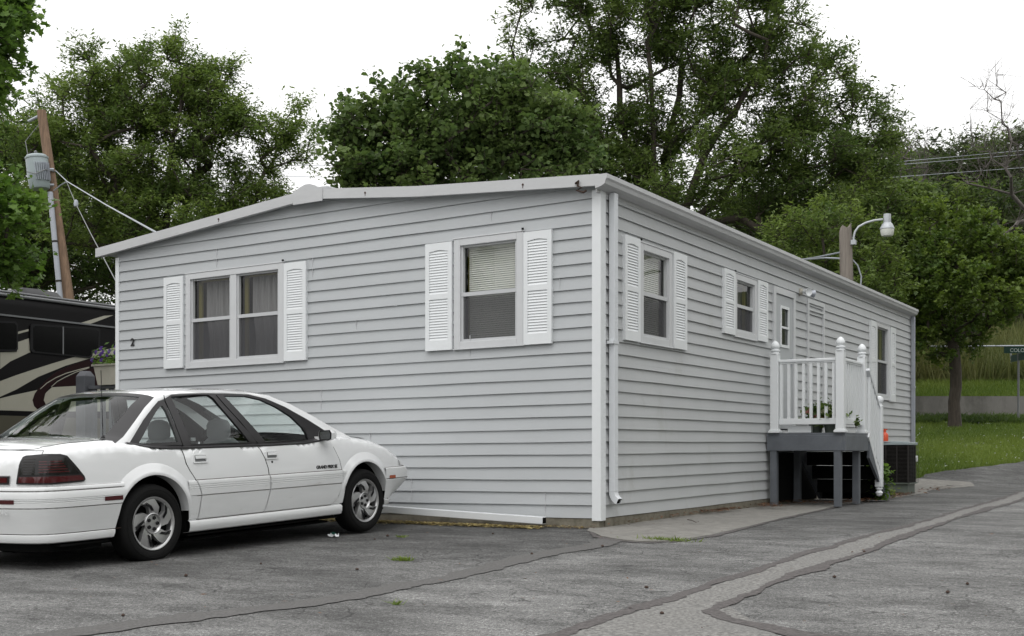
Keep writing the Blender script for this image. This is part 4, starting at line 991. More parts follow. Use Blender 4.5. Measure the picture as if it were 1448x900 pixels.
# mirrors
for sg, side in ((lambda v: v, 1), (mir, -1)):
    b = MB(); y0, z0_ = .70, .945
    sec = [(-.075,-.045),(-.085,.0),(-.07,.045),(.055,.05),(.075,.02),(.07,-.035),(.03,-.05)]
    rows = []
    for yy, k in ((-.01,1.),(.02,1.02),(.06,.92),(.10,.6),(.115,.2)):
        rows.append([sg((.955+u*k, y0+yy, z0_+.005+v*k)) for u, v in sec+[sec[0]]])
    b.grid(rows); b.box(*( (.80,.90) if side > 0 else (-.90,-.80)), y0+.0, y0+.06, .905, .94)
    mo = b.build('wing_mirror', M['paint'], car, smooth=True)
    b = MB(); b.add([sg((.955+u*.98, y0-.008, z0_+.005+v*.98)) for u, v in sec], [tuple(range(7))]); b.build('bezel', M['trimblk'], mo)
    b = MB(); b.add([sg((.955+u*.82, y0-.012, z0_+.005+v*.78)) for u, v in sec], [tuple(range(7))]); b.build('mirror_glass', M['chrome'], mo)
    b = MB(); b.add([sg(G(y, z, .006)) for y, z in ((.60,.905),(.60,1.03),(.82,.98),(1.0,.905))], [(0,1,2,3)]); b.build('sail', M['trimblk'], mo)
# wheels
def wheel(side, hy):
    T = Matrix.Rotation(R(90*side), 4, 'Y')     # lathe axis z -> outward x
    t = MB(); t.lathe([(.222,-.19),(.25,-.20),(.295,-.195),(.318,-.17),(.325,-.14),(.325,-.06),(.318,-.03),(.295,-.008),(.26,.0),(.235,-.004),(.222,-.012)], 56, T)
    for k in range(3): pass
    t.build('tyre', M['rubber'], None, smooth=True)
    ty = bpy.data.objects[-1] if False else None
    return T
def make_wheel(side, hy, x):
    w_ = bpy.data.objects.new('wheel', None); COL.objects.link(w_); w_.parent = car; w_.location = (side*x, hy, .31-.010); w_.empty_display_size = .1; w_.scale = (1,.955,.955)
    T = Matrix.Rotation(R(90*side), 4, 'Y')
    t = MB(); t.lathe([(.212,-.19),(.25,-.205),(.295,-.20),(.318,-.175),(.325,-.15),(.3255,-.10),(.325,-.05),(.318,-.022),(.300,-.004),(.27,.004),(.245,.002),(.226,-.006),(.216,-.014)], 64, T)
    t.lathe([(.282,.0042),(.280,.0062),(.277,.0048)], 64, T); t.build('tyre', M['rubber'], w_, smooth=True)
    r = MB(); r.lathe([(.214,-.17),(.205,-.12),(.200,-.05),(.206,-.022),(.214,-.012),(.221,-.006),(.219,-.002),(.211,-.004),(.203,-.010),(.196,-.020)], 64, T)
    # five swept blades
    for k in range(5):
        a0 = 2*math.pi*k/5*side+.5
        def pol(rad, an, z): v = Vector((rad*math.cos(a0+an*side), rad*math.sin(a0+an*side), z)); return T @ v
        outer = [pol(.203, an, -.012) for an in (0.02,.16,.30,.44,.58,.72)]
        inner = [pol(.082, an-.62, -.018) for an in (.0,.22,.45,.68,.90,1.12)]
        mid = [pol(.145, an*.92-.30, .000) for an in (.03,.20,.38,.55,.72,.88)]
        backo = [pol(.200, an, -.05) for an in (0.02,.16,.30,.44,.58,.72)]; backi = [pol(.08, an-.62, -.05) for an in (.0,.22,.45,.68,.90,1.12)]; backm = [pol(.145, an*.92-.30, -.04) for an in (.03,.20,.38,.55,.72,.88)]
        r.grid([outer, mid, inner])
        r.grid([[outer[0],mid[0],inner[0]],[backo[0],backm[0],backi[0]]]); r.grid([[outer[-1],mid[-1],inner[-1]],[backo[-1],backm[-1],backi[-1]]])
    r.lathe([(.088,-.03),(.088,-.012),(.082,-.008),(.074,-.016),(.070,-.022),(.0,-.018)], 36, T)
    rim = r.build('rim', M['alloy'], w_, smooth=True)
    g = MB()
    for k in range(5):
        a0 = 2*math.pi*k/5*side+.5
        for j in range(3):
            def pol(rad, an, z): v = Vector((rad*math.cos(a0+an*side), rad*math.sin(a0+an*side), z)); return T @ v
            o_ = .56+.075*j; p1 = pol(.192, o_-.02, -.003); p2 = pol(.150, (o_+.16)*.92-.30-.02, .0045); p3 = pol(.108, (o_)*.98-.30-.12, -.004)
            g.bar(p1, p2, .006, .004, up=T.to_3x3() @ Vector((0,0,1))); g.bar(p2, p3, .006, .004, up=T.to_3x3() @ Vector((0,0,1)))
    for k in range(5):
        a = 2*math.pi*k/5+.3; g.lathe([(.0,-.008),(.013,-.008),(.016,-.014),(.016,-.02)], 10, T @ Matrix.Translation((.048*math.cos(a),.048*math.sin(a),0)))
    g.build('slots_and_nuts', M['black'], rim)
    d = MB(); d.lathe([(.205,-.075),(.0,-.075)], 40, T); d.build('brake_disc', M['dark'], w_)
for side in (1, -1):
    make_wheel(side, HR, .893); make_wheel(side, HF, .893)
# seats
def seat(x, y, w_, h, head=True):
    b = MB(); b.box(x-w_/2, x+w_/2, y-.05, y+.45, .42, .58)
    rows = []
    for z, f, yy in ((.50,1.,0),(.70,1.,-.04),(.80,.96,-.08),(.90,.88,-.11),(.95,.6,-.12)):
        rows.append([(x+w_/2*f*math.cos(a), y+yy+.075*math.sin(a)*f, z) for a in [2*math.pi*k/16 for k in range(17)]])
    b.grid(rows)
    if head:
        rows = []
        for z, f in ((.93,.75),(.97,1.),(1.06,1.0),(1.10,.8),(1.12,.3)): rows.append([(x+.14*f*math.cos(a), y-.14+.05*f*math.sin(a), z) for a in [2*math.pi*k/14 for k in range(15)]])
        b.grid(rows)
    return b.build('seat', M['seat'], car, smooth=True)
seat(.38, .05, .50, 1); seat(-.38, .05, .50, 1); seat(0, -.95, 1.25, 1, False)
b = MB(); b.box(-.72, .72, .75, 1.25, .75, .90); b.build('dashboard', M['black'], car, bevel=.04)
b = MB(); rows = [[(-.38+.18*math.cos(a)*k_, .62+.0*k_-.10*math.sin(a)*k_*.5, .88+.16*math.sin(a)*k_) for a in [2*math.pi*k/24 for k in range(25)]] for k_ in (.9,1.0)]; b.grid(rows); b.build('steering_wheel', M['black'], car)
b = MB(); b.box(-.74, .74, -1.75, -1.02, .90, .915); b.build('parcel_shelf', M['seat'], car)
b = MB(); b.box(-.06,.06,.36,.38,1.24,1.29); b.build('rear_view_mirror', M['black'], car)

# ------------------------------------------------------------------ motorhome
rv = empty('motorhome', (-12.46, 2.0, 0), 'black and cream motorhome with maroon swooshes parked left of the home', 'motorhome')
RY0, RY1 = -5.5, 6.8
def rvp(u, v, dx=0.):
    """crop point of the side panel -> (y,z) on the plane x=-12.46"""
    px = u/4.09; py = 400+v/4.09; a = (px-724)/1660.; bb = (640-py)/1660.
    dx_ = a*CR[0]+CF[0]; dy_ = a*CR[1]+CF[1]; t = (-12.46-CAM[0])/dx_
    return (CAM[1]+t*dy_-2.0, CAM[2]+t*bb)
b = MB(); pr_ = [(0,.55),(0,3.52),(-.03,3.66),(-.12,3.76),(-.35,3.80),(-1.25,3.84),(-2.1,3.80),(-2.4,3.72),(-2.5,3.5),(-2.5,.55)]
b.prism(pr_, lambda u, v, d: (u, d, v), RY0-2, RY1-2); rvb = b.build('body', M['rvblack'], rv, smooth=True)
b = MB(); b.tube([(-.02,RY0-2,3.70),(-.02,RY1-2,3.70)], .028, 8); b.tube([(-.10,RY0-2,3.765),(-.10,RY1-2,3.765)], .02, 8); b.box(-.0,.035,RY0-2,RY1-2,3.33,3.36); b.build('awning_rail', M['rvgrey'], rv)
def deco(polys, m, d, nm='stripe'):
    b = MB()
    for pl in polys: b.prism(pl, lambda u, v, dd: (dd, u, v), .0, d)
    return b.build(nm, m, rvb)
P_ = lambda L_: [rvp(*q) for q in L_]
deco([P_([(0,403),(0,500),(60,455),(175,402),(165,322),(100,345),(97,400)])+[], P_([(100,285),(165,268),(165,280),(100,298)]), P_([(460,235),(600,192),(655,188),(560,225),(510,242)]),
      P_([(0,570),(100,533),(200,500),(300,468),(400,438),(530,405),(675,372),(675,412),(520,438),(380,480),(220,545),(90,620),(0,660)]),
      P_([(0,670),(70,652),(220,620),(200,645),(188,680),(200,715),(228,745),(0,738)]), P_([(262,640),(300,605),(440,597),(675,597),(675,745),(300,745),(268,712),(252,680)]),
      [(-7.2,1.70),(rvp(0,738)[0]-.002,rvp(0,738)[1]),(rvp(0,670)[0]-.002,rvp(0,670)[1]),(-7.2,1.6)], [(-6,1.2+.5),(rvp(0,660)[0]-.002,rvp(0,660)[1]-.0),(rvp(0,570)[0]-.002,rvp(0,570)[1]),(-6,1.75)],
      [(rvp(675,745)[0]+.002,rvp(675,745)[1]),(4.8,1.75),(4.8,2.3),(rvp(675,597)[0]+.002,rvp(675,597)[1])]], M['rvbeige'], .004)
deco([P_([(675,415),(520,441),(400,481),(330,513),(270,560),(222,612),(200,642),(187,680),(196,714),(228,745),(268,712),(252,680),(260,645),(280,610),(330,560),(400,520),(515,490),(675,470)]), P_([(300,603),(360,560),(420,535),(515,497),(675,480),(675,595),(440,595)])], M['rvmaroon'], .006)
def curve_band(pts, w_): return pts+[(u+0, v+w_) for u, v in pts[::-1]]
deco([P_(curve_band([(232,612),(270,578),(320,548),(380,522),(450,502),(515,486)], 5)), P_(curve_band([(296,600),(330,570),(375,545),(440,515),(515,490)], 4))], M['rvbeige'], .009)
b = MB()
for k in range(9): b.box(.0, .006, RY0-2+.02+k*1.35, RY0-2+1.33+k*1.35, .60, 1.63)
b.build('storage_door', M['rvolive'], rv)
def rvwin(pl):
    n = len(pl); cx = sum(p[0] for p in pl)/n; cz = sum(p[1] for p in pl)/n
    b = MB(); b.prism(pl, lambda u, v, d: (d, u, v), .004, .03); wd = b.build('window', M['black'], rv)
    b = MB(); b.prism([(cx+(p[0]-cx)*.93, cz+(p[1]-cz)*.88) for p in pl], lambda u, v, d: (d, u, v), .02, .033); b.build('pane', M['rvglass'], wd); return wd
rvwin(P_([(-150,228),(-140,218),(85,225),(98,240),(98,385),(88,398),(-140,395),(-150,385)]))
wd = rvwin(P_([(170,250),(182,238),(560,262),(575,272),(572,385),(532,395),(528,425),(515,437),(185,405),(170,392)]))
b = MB(); b.prism(P_([(355,255),(362,255),(362,415),(355,415)]), lambda u, v, d: (d, u, v), .033, .036); b.build('divider', M['rvgrey'], wd)
b = MB(); q0 = rvp(262,62)[0]; q1 = rvp(556,100)[0]
rows = []
for y, f in ((q0-.02,.05),(q0+.15,.6),(q0+.35,.95),(q0+.7,1.),(q1-.05,.92),(q1,.75),(q1+.01,.0)):
    rows.append([(-1.25+x, y, 3.80+.27*f*(1-(abs(x)/.42)**3)) for x in (-.42,-.38,-.2,0,.2,.38,.42)])
b.grid(rows); b.build('roof_air_conditioner', M['black'], rv, smooth=True)
for y in (-4.6, 3.3):
    b = MB(); b.lathe([(.25,-.12),(.48,-.13),(.51,-.08),(.51,.08),(.48,.13),(.25,.12)], 32, Matrix.Translation((-.22,y,.52+.2)) @ Matrix.Rotation(R(90),4,'Y')); b.build('wheel', M['rubber'], rv, smooth=True)

# ------------------------------------------------------------------ grey porch railing with the flower box (left of the home)
pf = empty('porch_railing', (-10.3, 2.0, 0), 'dark grey wooden porch railing with capped post left of the home', 'railing')
y = 2.0
b = MB(); b.box(-10.36,-10.14,y-.1,y+.1,hz(-10.3,y),2.22); b.add([(-10.36,y-.1,2.22),(-10.14,y-.1,2.22),(-10.14,y+.1,2.22),(-10.36,y+.1,2.22),(-10.32,y-.05,2.30),(-10.18,y-.05,2.30),(-10.18,y+.05,2.30),(-10.32,y+.05,2.30)], [(0,1,5,4),(1,2,6,5),(2,3,7,6),(3,0,4,7),(4,5,6,7)]); b.build('post', M['railgrey'], pf, bevel=.01)
b = MB(); b.box(-10.13,-7.2,y-.05,y+.05,2.01,2.06); b.build('top_rail', M['railgrey'], pf)
b = MB(); b.box(-10.13,-7.2,y-.02,y+.02,1.15,1.21); b.build('bottom_rail', M['railgrey'], pf)
for k in range(14):
    x = -10.03+k*.2; b = MB(); b.box(x-.045, x+.045, y-.018, y+.018, 1.212, 2.008); b.build('picket', M['railgrey'], pf)
b = MB(); b.box(-10.3,-7.2,y+.1,y+3.2,1.0,1.08); b.build('floor', M['railgrey'], pf)
b = MB(); b.box(-9.9,-9.8,y+.15,y+.25,.2,1.0); b.box(-7.5,-7.4,y+.15,y+.25,.2,1.0); b.build('support', M['railgrey'], pf)
for ch in bpy.data.objects:
    if ch.parent == pf: ch.location = -pf.location
deck.location = (.55, 5.5, .25)
for ch in bpy.data.objects:
    if ch.parent == deck: ch.location = -deck.location
fbx = empty('flower_box', (-9.0, 2.0, 2.06), 'cream flower box of purple petunias on the grey porch railing', 'flower box')
b = MB(); b.prism([(-.82,.0),(.62,.0),(.72,.30),(-.92,.30)], lambda u, v, d: (u, d, v), -.11, .11); b.prism([(-.95,.30),(.75,.30),(.75,.33),(-.95,.33)], lambda u, v, d: (u, d, v), -.13, .13); b.build('box', M['terra'], fbx)

# ------------------------------------------------------------------ utility pole with transformer
PB = at(104, 470, 38); PT = at(58.5, 157, 38)
dirp = (PT-PB).normalized(); PB2 = PB-dirp*(PB.z-.1)/dirp.z
up = empty('utility_pole', PB2, 'leaning brown wooden utility pole with transformer behind the motorhome', 'utility pole')
def L0(p): return Vector(p)-PB2
b = MB(); b.tube([L0(PB2+(PT-PB2)*t) for t in [k/12 for k in range(13)]], [.20-.055*k/12 for k in range(13)], 12); b.build('pole', M['polewood'], up, smooth=True)
b = MB(); a_ = at(85,420,37.7); c_ = at(71,272,37.7); d0 = (c_-a_).normalized(); b.tube([L0(a_-d0*3), L0(c_)], .085, 10); b.build('conduit', M['silver'], up, smooth=True)
b = MB()
for t in (.15,.35,.55,.75): q = a_-d0*3+(c_-a_+d0*3)*t; b.tube([L0(q-d0*.03), L0(q+d0*.03)], .095, 10)
b.build('conduit_strap', M['acdark'], up)
tq = at(54,244,37.6); T = Matrix.Translation(L0(tq)) @ Matrix.Rotation(R(-6),4,Vector(CF+(0,))) 
b = MB(); H_ = .54
b.lathe([(0,-H_),(.28,-H_),(.31,-H_+.05),(.345,-H_*.2),(.34,H_-.12),(.36,H_-.11),(.36,H_-.06),(.33,H_-.05),(.30,H_-.0),(0,H_+.03)], 28, T)
tr = b.build('transformer', M['transf'], up, smooth=True)
b = MB()
for k in range(9):
    a = R(-100+k*9)+math.atan2(CF[1],CF[0])+R(100)+math.pi+R(10); b.add([T @ Vector((r_*math.cos(a+da), r_*math.sin(a+da), z)) for r_, da, z in ((.34,-.025,-.32),(.40,-.02,-.32),(.40,.02,-.32),(.34,.025,-.32),(.345,-.025,.25),(.40,-.02,.25),(.40,.02,.25),(.345,.025,.25))], [(0,3,2,1),(4,5,6,7),(0,1,5,4),(1,2,6,5),(2,3,7,6)])
b.build('cooling_fin', M['silver'], tr)
b = MB(); b.lathe([(.05,.0),(.07,.02),(.04,.05),(.07,.07),(.04,.10),(.06,.12),(.03,.16),(0,.17)], 12, T @ Matrix.Translation((-.02,0,H_))); b.build('bushing', M['rvgrey'], tr, smooth=True)
b = MB(); p1 = at(60,162,38); p2 = at(40,172,38); b.tube([L0(p1),L0(p2)],.05,8); b.tube([L0(at(67,240,37.8)),L0(at(76,240,37.9))],.05,8); b.tube([L0(at(67,262,37.8)),L0(at(76,262,37.9))],.05,8); b.build('bracket', M['silver'], up)
def wire(name, pts, r, m, label, cat='cable', group=None, sag=0, parent=None, rel=None):
    P = []
    for a, c in zip(pts, pts[1:]):
        for k in range(8):
            t = k/8; q = Vector(a).lerp(Vector(c), t); q.z -= sag*4*t*(1-t); P.append(q)
    P.append(Vector(pts[-1])); b = MB(); b.tube([p-rel for p in P] if rel else P, r, 6); o = b.build(name, m, parent, smooth=True)
    if parent is None: tag(o, label, cat, group)
    return o
wire('wire', [at(78,243,38), at(64,240,37.3), at(50,246,37.1), at(38,243,37.2)], .018, M['rvgrey'], '', parent=up, rel=PB2)
wire('wire', [at(60,170,38), at(36,200,37.8), at(42,235,37.5)], .012, M['rvgrey'], '', parent=up, rel=PB2)
wire('wire', [at(95,257,37.8), at(86,262,37.8), at(76,270,37.8)], .02, M['silver'], '', parent=up, rel=PB2)
wire('service_cable', [at(78,241,37.9), at(95,257,33), at(150,290,26), at(226,332,15.0)], .014, M['rvgrey'] if False else M['silver'], 'pale twisted service cable running from the leaning pole down to the roof', sag=.0)
wire('guy_wire', [at(94,257,37), at(107,288,35), at(128,330,32), at(165,400,28)], .012, M['rvgrey'], 'thin dark drop wire hanging from the leaning pole behind the service cable', sag=0)
b = MB(); q = at(107.5,288,34.9); b.lathe([(0,-.12),(.06,-.09),(.07,0),(.05,.09),(0,.12)], 10, Matrix.Translation(q)); 
o = b.build('insulator', M['silver'], bpy.data.objects['guy_wire'], smooth=True)

# ------------------------------------------------------------------ street lamp on weathered post behind the roof
LP = at(1198, 500, 26.0); LP.z = hz(LP.x, LP.y)
sl = empty('street_lamp', LP, 'weathered wooden post with a curved arm lamp behind the far end of the roof', 'street lamp')
ztop = at(1198,326,26).z-LP.z
b = MB(); b.tube([(0,0,-.1),(.03,0,ztop*.5),(-.04,0,ztop-.02)], [.17,.155,.135], 14)
b.add([(-.04+.13*math.cos(a), .13*math.sin(a), ztop+.06+.06*math.sin(a*3+1)+.05*math.cos(a)) for a in [2*math.pi*k/14 for k in range(14)]]+[(-.04,0,ztop+.02)], [(k,(k+1)%14,14) for k in range(14)])
b.add([(-.04+.135*math.cos(a), .135*math.sin(a), ztop-.03) for a in [2*math.pi*k/14 for k in range(14)]]+[(-.04+.13*math.cos(a), .13*math.sin(a), ztop+.06+.06*math.sin(a*3+1)+.05*math.cos(a)) for a in [2*math.pi*k/14 for k in range(14)]], [(k,(k+1)%14,14+(k+1)%14,14+k) for k in range(14)])
b.build('post', M['oldwood'], sl, smooth=True)
def Ls(px, py, Z=25.9): return at(px, py, Z)-LP
b = MB(); b.tube([Ls(1207,344),Ls(1207,336),Ls(1209,328),Ls(1214,321),Ls(1224,315.5),Ls(1236,312),Ls(1248,310.5)], .024, 10); b.box(*[c for ax in range(3) for c in (Ls(1207,343)[ax]-.05, Ls(1207,343)[ax]+.05)]); b.build('arm', M['lampgrey'], sl, smooth=True)
b = MB(); q = Ls(1254.5, 319, 25.9)
b.lathe([(0,.26),(.075,.25),(.08,.22),(.08,.06),(.09,.05),(.11,.03),(.155,-.06),(.158,-.08),(.14,-.085)], 24, Matrix.Translation(q)); b.box(q.x-.05,q.x+.05,q.y-.05,q.y+.05,q.z+.05,q.z+.22); hd = b.build('lamp_head', M['lampgrey'], sl, smooth=True)
b = MB(); b.lathe([(.148,-.085),(.146,-.12),(.135,-.20),(.115,-.235),(.0,-.245)], 24, Matrix.Translation(q)); b.build('diffuser', M['difflens'], hd, smooth=True)
wire('cable', [at(1189,357,26), at(1160,363,27), at(1136,367,30), at(1080,372,36)], .02, M['silver'], 'pale overhead cable looping to the left side of the lamp post', sag=.0)
wire('cable', [at(1191,366,26), at(1168,365,26.5), at(1140,367,28), at(1100,368,30)], .022, M['silver'], 'lower pale overhead cable attached to the left side of the lamp post')
wire('cable', [at(1206,368,26), at(1213,376,26), at(1218,392,26), at(1217,405,26)], .016, M['silver'], 'short pale cable drooping down the right side of the lamp post')
for i, (y0, y1) in enumerate(((231,213),(235,220),(252,240))):
    wire('power_line', [at(1150,y0+7,46), at(1250,y0,48), at(1600,y1-14,56)], .013, M['silver'], 'thin overhead power line crossing in front of the wooded hill', 'power line', 'power lines over the wooded hill')
for i, y0 in enumerate((236,252,284)):
    wire('power_line', [at(330,y0-4,60), at(520,y0,60)], .014, M['silver'], 'thin power line in the gap between the two left trees', 'power line', 'power lines between the left trees')

# ------------------------------------------------------------------ retaining wall, chain link fence, sign, sticks
rw = MB(); rows = []
pts = []
for k in range(24):
    px = 1150+k*22; p = at(px, 600, 38.1+.0*k); pts.append(p)
vs = []; fs = []
for p in pts:
    g = hz(p.x-CF[0]*.6, p.y-CF[1]*.6)-.1; zt = at(0, 560.5-(0), 38.1).z
    for d, z in ((0,g),(0,zt),(.75,zt),(.75,g)): vs.append((p.x+CF[0]*d, p.y+CF[1]*d, z))
n = len(pts)
for i in range(n-1):
    a = i*4; c = a+4; fs += [(a,c,c+1,a+1),(a+1,c+1,c+2,a+2),(a+2,c+2,c+3,a+3)]
rw.add(vs, fs+[(0,1,2,3)]); o = rw.build('retaining_wall', M['wallc']); tag(o, 'low stained concrete retaining wall along the road behind the lawn', 'retaining wall')
cf = empty('chain_link_fence', at(1325, 540, 43.5), 'grey chain link fence posts and top rail in the tall weeds on the bank', 'fence'); c0 = cf.location.copy()
for px in (1222,1273,1325,1377,1429,1481):
    p = at(px, 492, 43.5); g = hz(p.x, p.y); b = MB(); b.tube([(p.x-c0.x,p.y-c0.y,g-c0.z-.1),(p.x-c0.x,p.y-c0.y,p.z-c0.z+.02)], .035, 8); b.build('post', M['silver'], cf, smooth=True)
p, q = at(1200,491,43.5)-c0, at(1500,489,43.5)-c0; b = MB(); b.tube([p, q], .03, 8); b.build('top_rail', M['silver'], cf, smooth=True)
sg0 = at(1440, 600, 35.0); sg0.z = hz(sg0.x, sg0.y)
sn = empty('street_sign', sg0, 'green street name sign on a thin metal post at the right edge', 'street sign')
ztp = at(1440,497,35).z-sg0.z
b = MB(); b.tube([(0,0,-.1),(0,0,ztp+.0)], .032, 8); b.build('post', M['rvgrey'], sn, smooth=True)
rgt = Vector((CR[0],CR[1],0)); fwd = Vector((CF[0],CF[1],0))
T = Matrix.Translation((0,0,0)) @ Matrix.Rotation(math.atan2(CR[1],CR[0]), 4, 'Z')
pz0, pz1 = at(0,500,35).z-sg0.z, at(0,491,35).z-sg0.z
b = MB(); b.box(-.44, .46, -.035, -.012, pz0, pz1+.01, T); pn = b.build('name_plate', M['signgreen'], sn)
text('lettering', 'COLONY', .155, 'signwhite', pn, T @ Vector((.06,-.0375,(pz0+pz1)/2-.01)), (R(90),0,math.atan2(CR[1],CR[0])), .001)
b = MB(); b.box(-.012, .012, -.4, .5, pz0-.22, pz0-.02, T); b.build('cross_plate', M['signgreen'], sn)
# ------------------------------------------------------------------ vegetation
LM = dict(
 ash=leaf_mat('leaf_ash', (.056,.096,.027), (.188,.250,.062)),
 ashd=leaf_mat('leaf_ash_dark', (.046,.078,.024), (.148,.202,.052)),
 heart=leaf_mat('leaf_heart', (.048,.086,.026), (.150,.205,.062)),
 maple=leaf_mat('leaf_maple', (.060,.120,.024), (.160,.250,.055)),
 young=leaf_mat('leaf_young', (.048,.088,.020), (.155,.212,.044)),
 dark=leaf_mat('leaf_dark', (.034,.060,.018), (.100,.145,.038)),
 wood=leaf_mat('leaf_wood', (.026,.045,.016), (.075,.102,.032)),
 grass=leaf_mat('grass_blade', (.075,.125,.022), (.185,.240,.050), trans=.3),
 weeds=leaf_mat('weed_blade', (.080,.105,.030), (.205,.205,.080), trans=.25),
 straw=leaf_mat('straw', (.17,.12,.045), (.42,.35,.15), trans=.1),
 brown=leaf_mat('dead_leaf', (.06,.03,.018), (.17,.09,.05), trans=.1),
)
def fill_mesh(name, verts, k, tone, m, parent=None):
    """verts (n,k,3): n separate k-gons"""
    n = len(verts); me = bpy.data.meshes.new(name)
    me.vertices.add(n*k); me.vertices.foreach_set('co', np.ascontiguousarray(verts, dtype=np.float32).ravel())
    me.loops.add(n*k); me.loops.foreach_set('vertex_index', np.arange(n*k, dtype=np.int32))
    me.polygons.add(n); me.polygons.foreach_set('loop_start', np.arange(0, n*k, k, dtype=np.int32)); me.polygons.foreach_set('loop_total', np.full(n, k, dtype=np.int32))
    a = me.attributes.new('tone', 'FLOAT', 'FACE'); a.data.foreach_set('value', np.clip(tone, 0, 1).astype(np.float32))
    me.update(); me.materials.append(m)
    o = bpy.data.objects.new(name, me); COL.objects.link(o)
    if parent is not None: o.parent = parent
    return o
def unit(v): return v/np.maximum(np.linalg.norm(v, axis=-1, keepdims=True), 1e-9)
SH = dict(
 diamond=[(-.5,0),(-.05,.17),(.5,0),(-.05,-.17)],
 heart=[(-.42,0),(-.30,.30),(.05,.36),(.5,0),(.05,-.36),(-.30,-.30)],
 maple=[(-.45,0),(-.30,.22),(-.38,.45),(.0,.28),(.18,.42),(.22,.16),(.55,0),(.22,-.16),(.18,-.42),(.0,-.28),(-.38,-.45),(-.30,-.22)],
)
def leaves(centres, shape, size, droop, r, spread=.35):
    """one leaf at each centre"""
    n = len(centres); d = r.normal(size=(n, 3)); d[:,2] = d[:,2]*.45-droop; d = unit(d)
    up = r.normal(size=(n, 3))*.55; up[:,2] += 1.; s = unit(np.cross(d, up)); sh = np.array(SH[shape])
    sz = size*(1+spread*r.normal(size=n)).clip(.4, 1.8)
    nrm = unit(np.cross(s, d)); fold = np.abs(sh[:,1])*.35
    return centres[:,None,:]+sz[:,None,None]*(sh[None,:,0,None]*d[:,None,:]+sh[None,:,1,None]*s[:,None,:]+fold[None,:,None]*nrm[:,None,:])
def limb_mesh(nodes, par, rad, name, m, parent, minr=.0):
    b = MB(); ch = {}
    for i, p in enumerate(par):
        if p >= 0: ch.setdefault(p, []).append(i)
    V = []; Fc = []
    def frame(d):
        d = unit(d); q = np.where(np.abs(d[:, 2:3]) < .9, np.array([[0,0,1.]]), np.array([[1.,0,0]])); a = unit(np.cross(d, q)); return a, np.cross(d, a)
    idx = [i for i in range(len(nodes)) if par[i] >= 0 and rad[i] > minr]
    if not idx: return None
    idx = np.array(idx); P0 = nodes[[par[i] for i in idx]]; P1 = nodes[idx]; d = P1-P0; a, c = frame(d)
    r1 = rad[idx]; r0 = np.minimum(rad[[par[i] for i in idx]], r1*1.35); n = 6
    an = np.arange(n)*2*np.pi/n; ca, sa = np.cos(an), np.sin(an)
    ringdir = a[:,None,:]*ca[None,:,None]+c[:,None,:]*sa[None,:,None]
    ext = unit(d)*(r1*.25)[:,None]
    q0 = P0[:,None,:]-ext[:,None,:]*.3+ringdir*r0[:,None,None]; q1 = P1[:,None,:]+ext[:,None,:]+ringdir*r1[:,None,None]
    V = np.concatenate([q0, q1], 1).reshape(-1, 3); N = len(idx)
    base = np.arange(N)[:,None]*2*n; k = np.arange(n)[None,:]; k2 = (k+1) % n
    F_ = np.stack([base+k, base+k2, base+n+k2, base+n+k], -1).reshape(-1, 4)
    me = bpy.data.meshes.new(name); me.vertices.add(len(V)); me.vertices.foreach_set('co', V.astype(np.float32).ravel())
    me.loops.add(F_.size); me.loops.foreach_set('vertex_index', F_.astype(np.int32).ravel())
    me.polygons.add(len(F_)); me.polygons.foreach_set('loop_start', np.arange(0, F_.size, 4, dtype=np.int32)); me.polygons.foreach_set('loop_total', np.full(len(F_), 4, dtype=np.int32))
    me.polygons.foreach_set('use_smooth', np.ones(len(F_), dtype=bool)); me.update(); me.materials.append(m)
    o = bpy.data.objects.new(name, me); COL.objects.link(o)
    if parent is not None: o.parent = parent
    return o
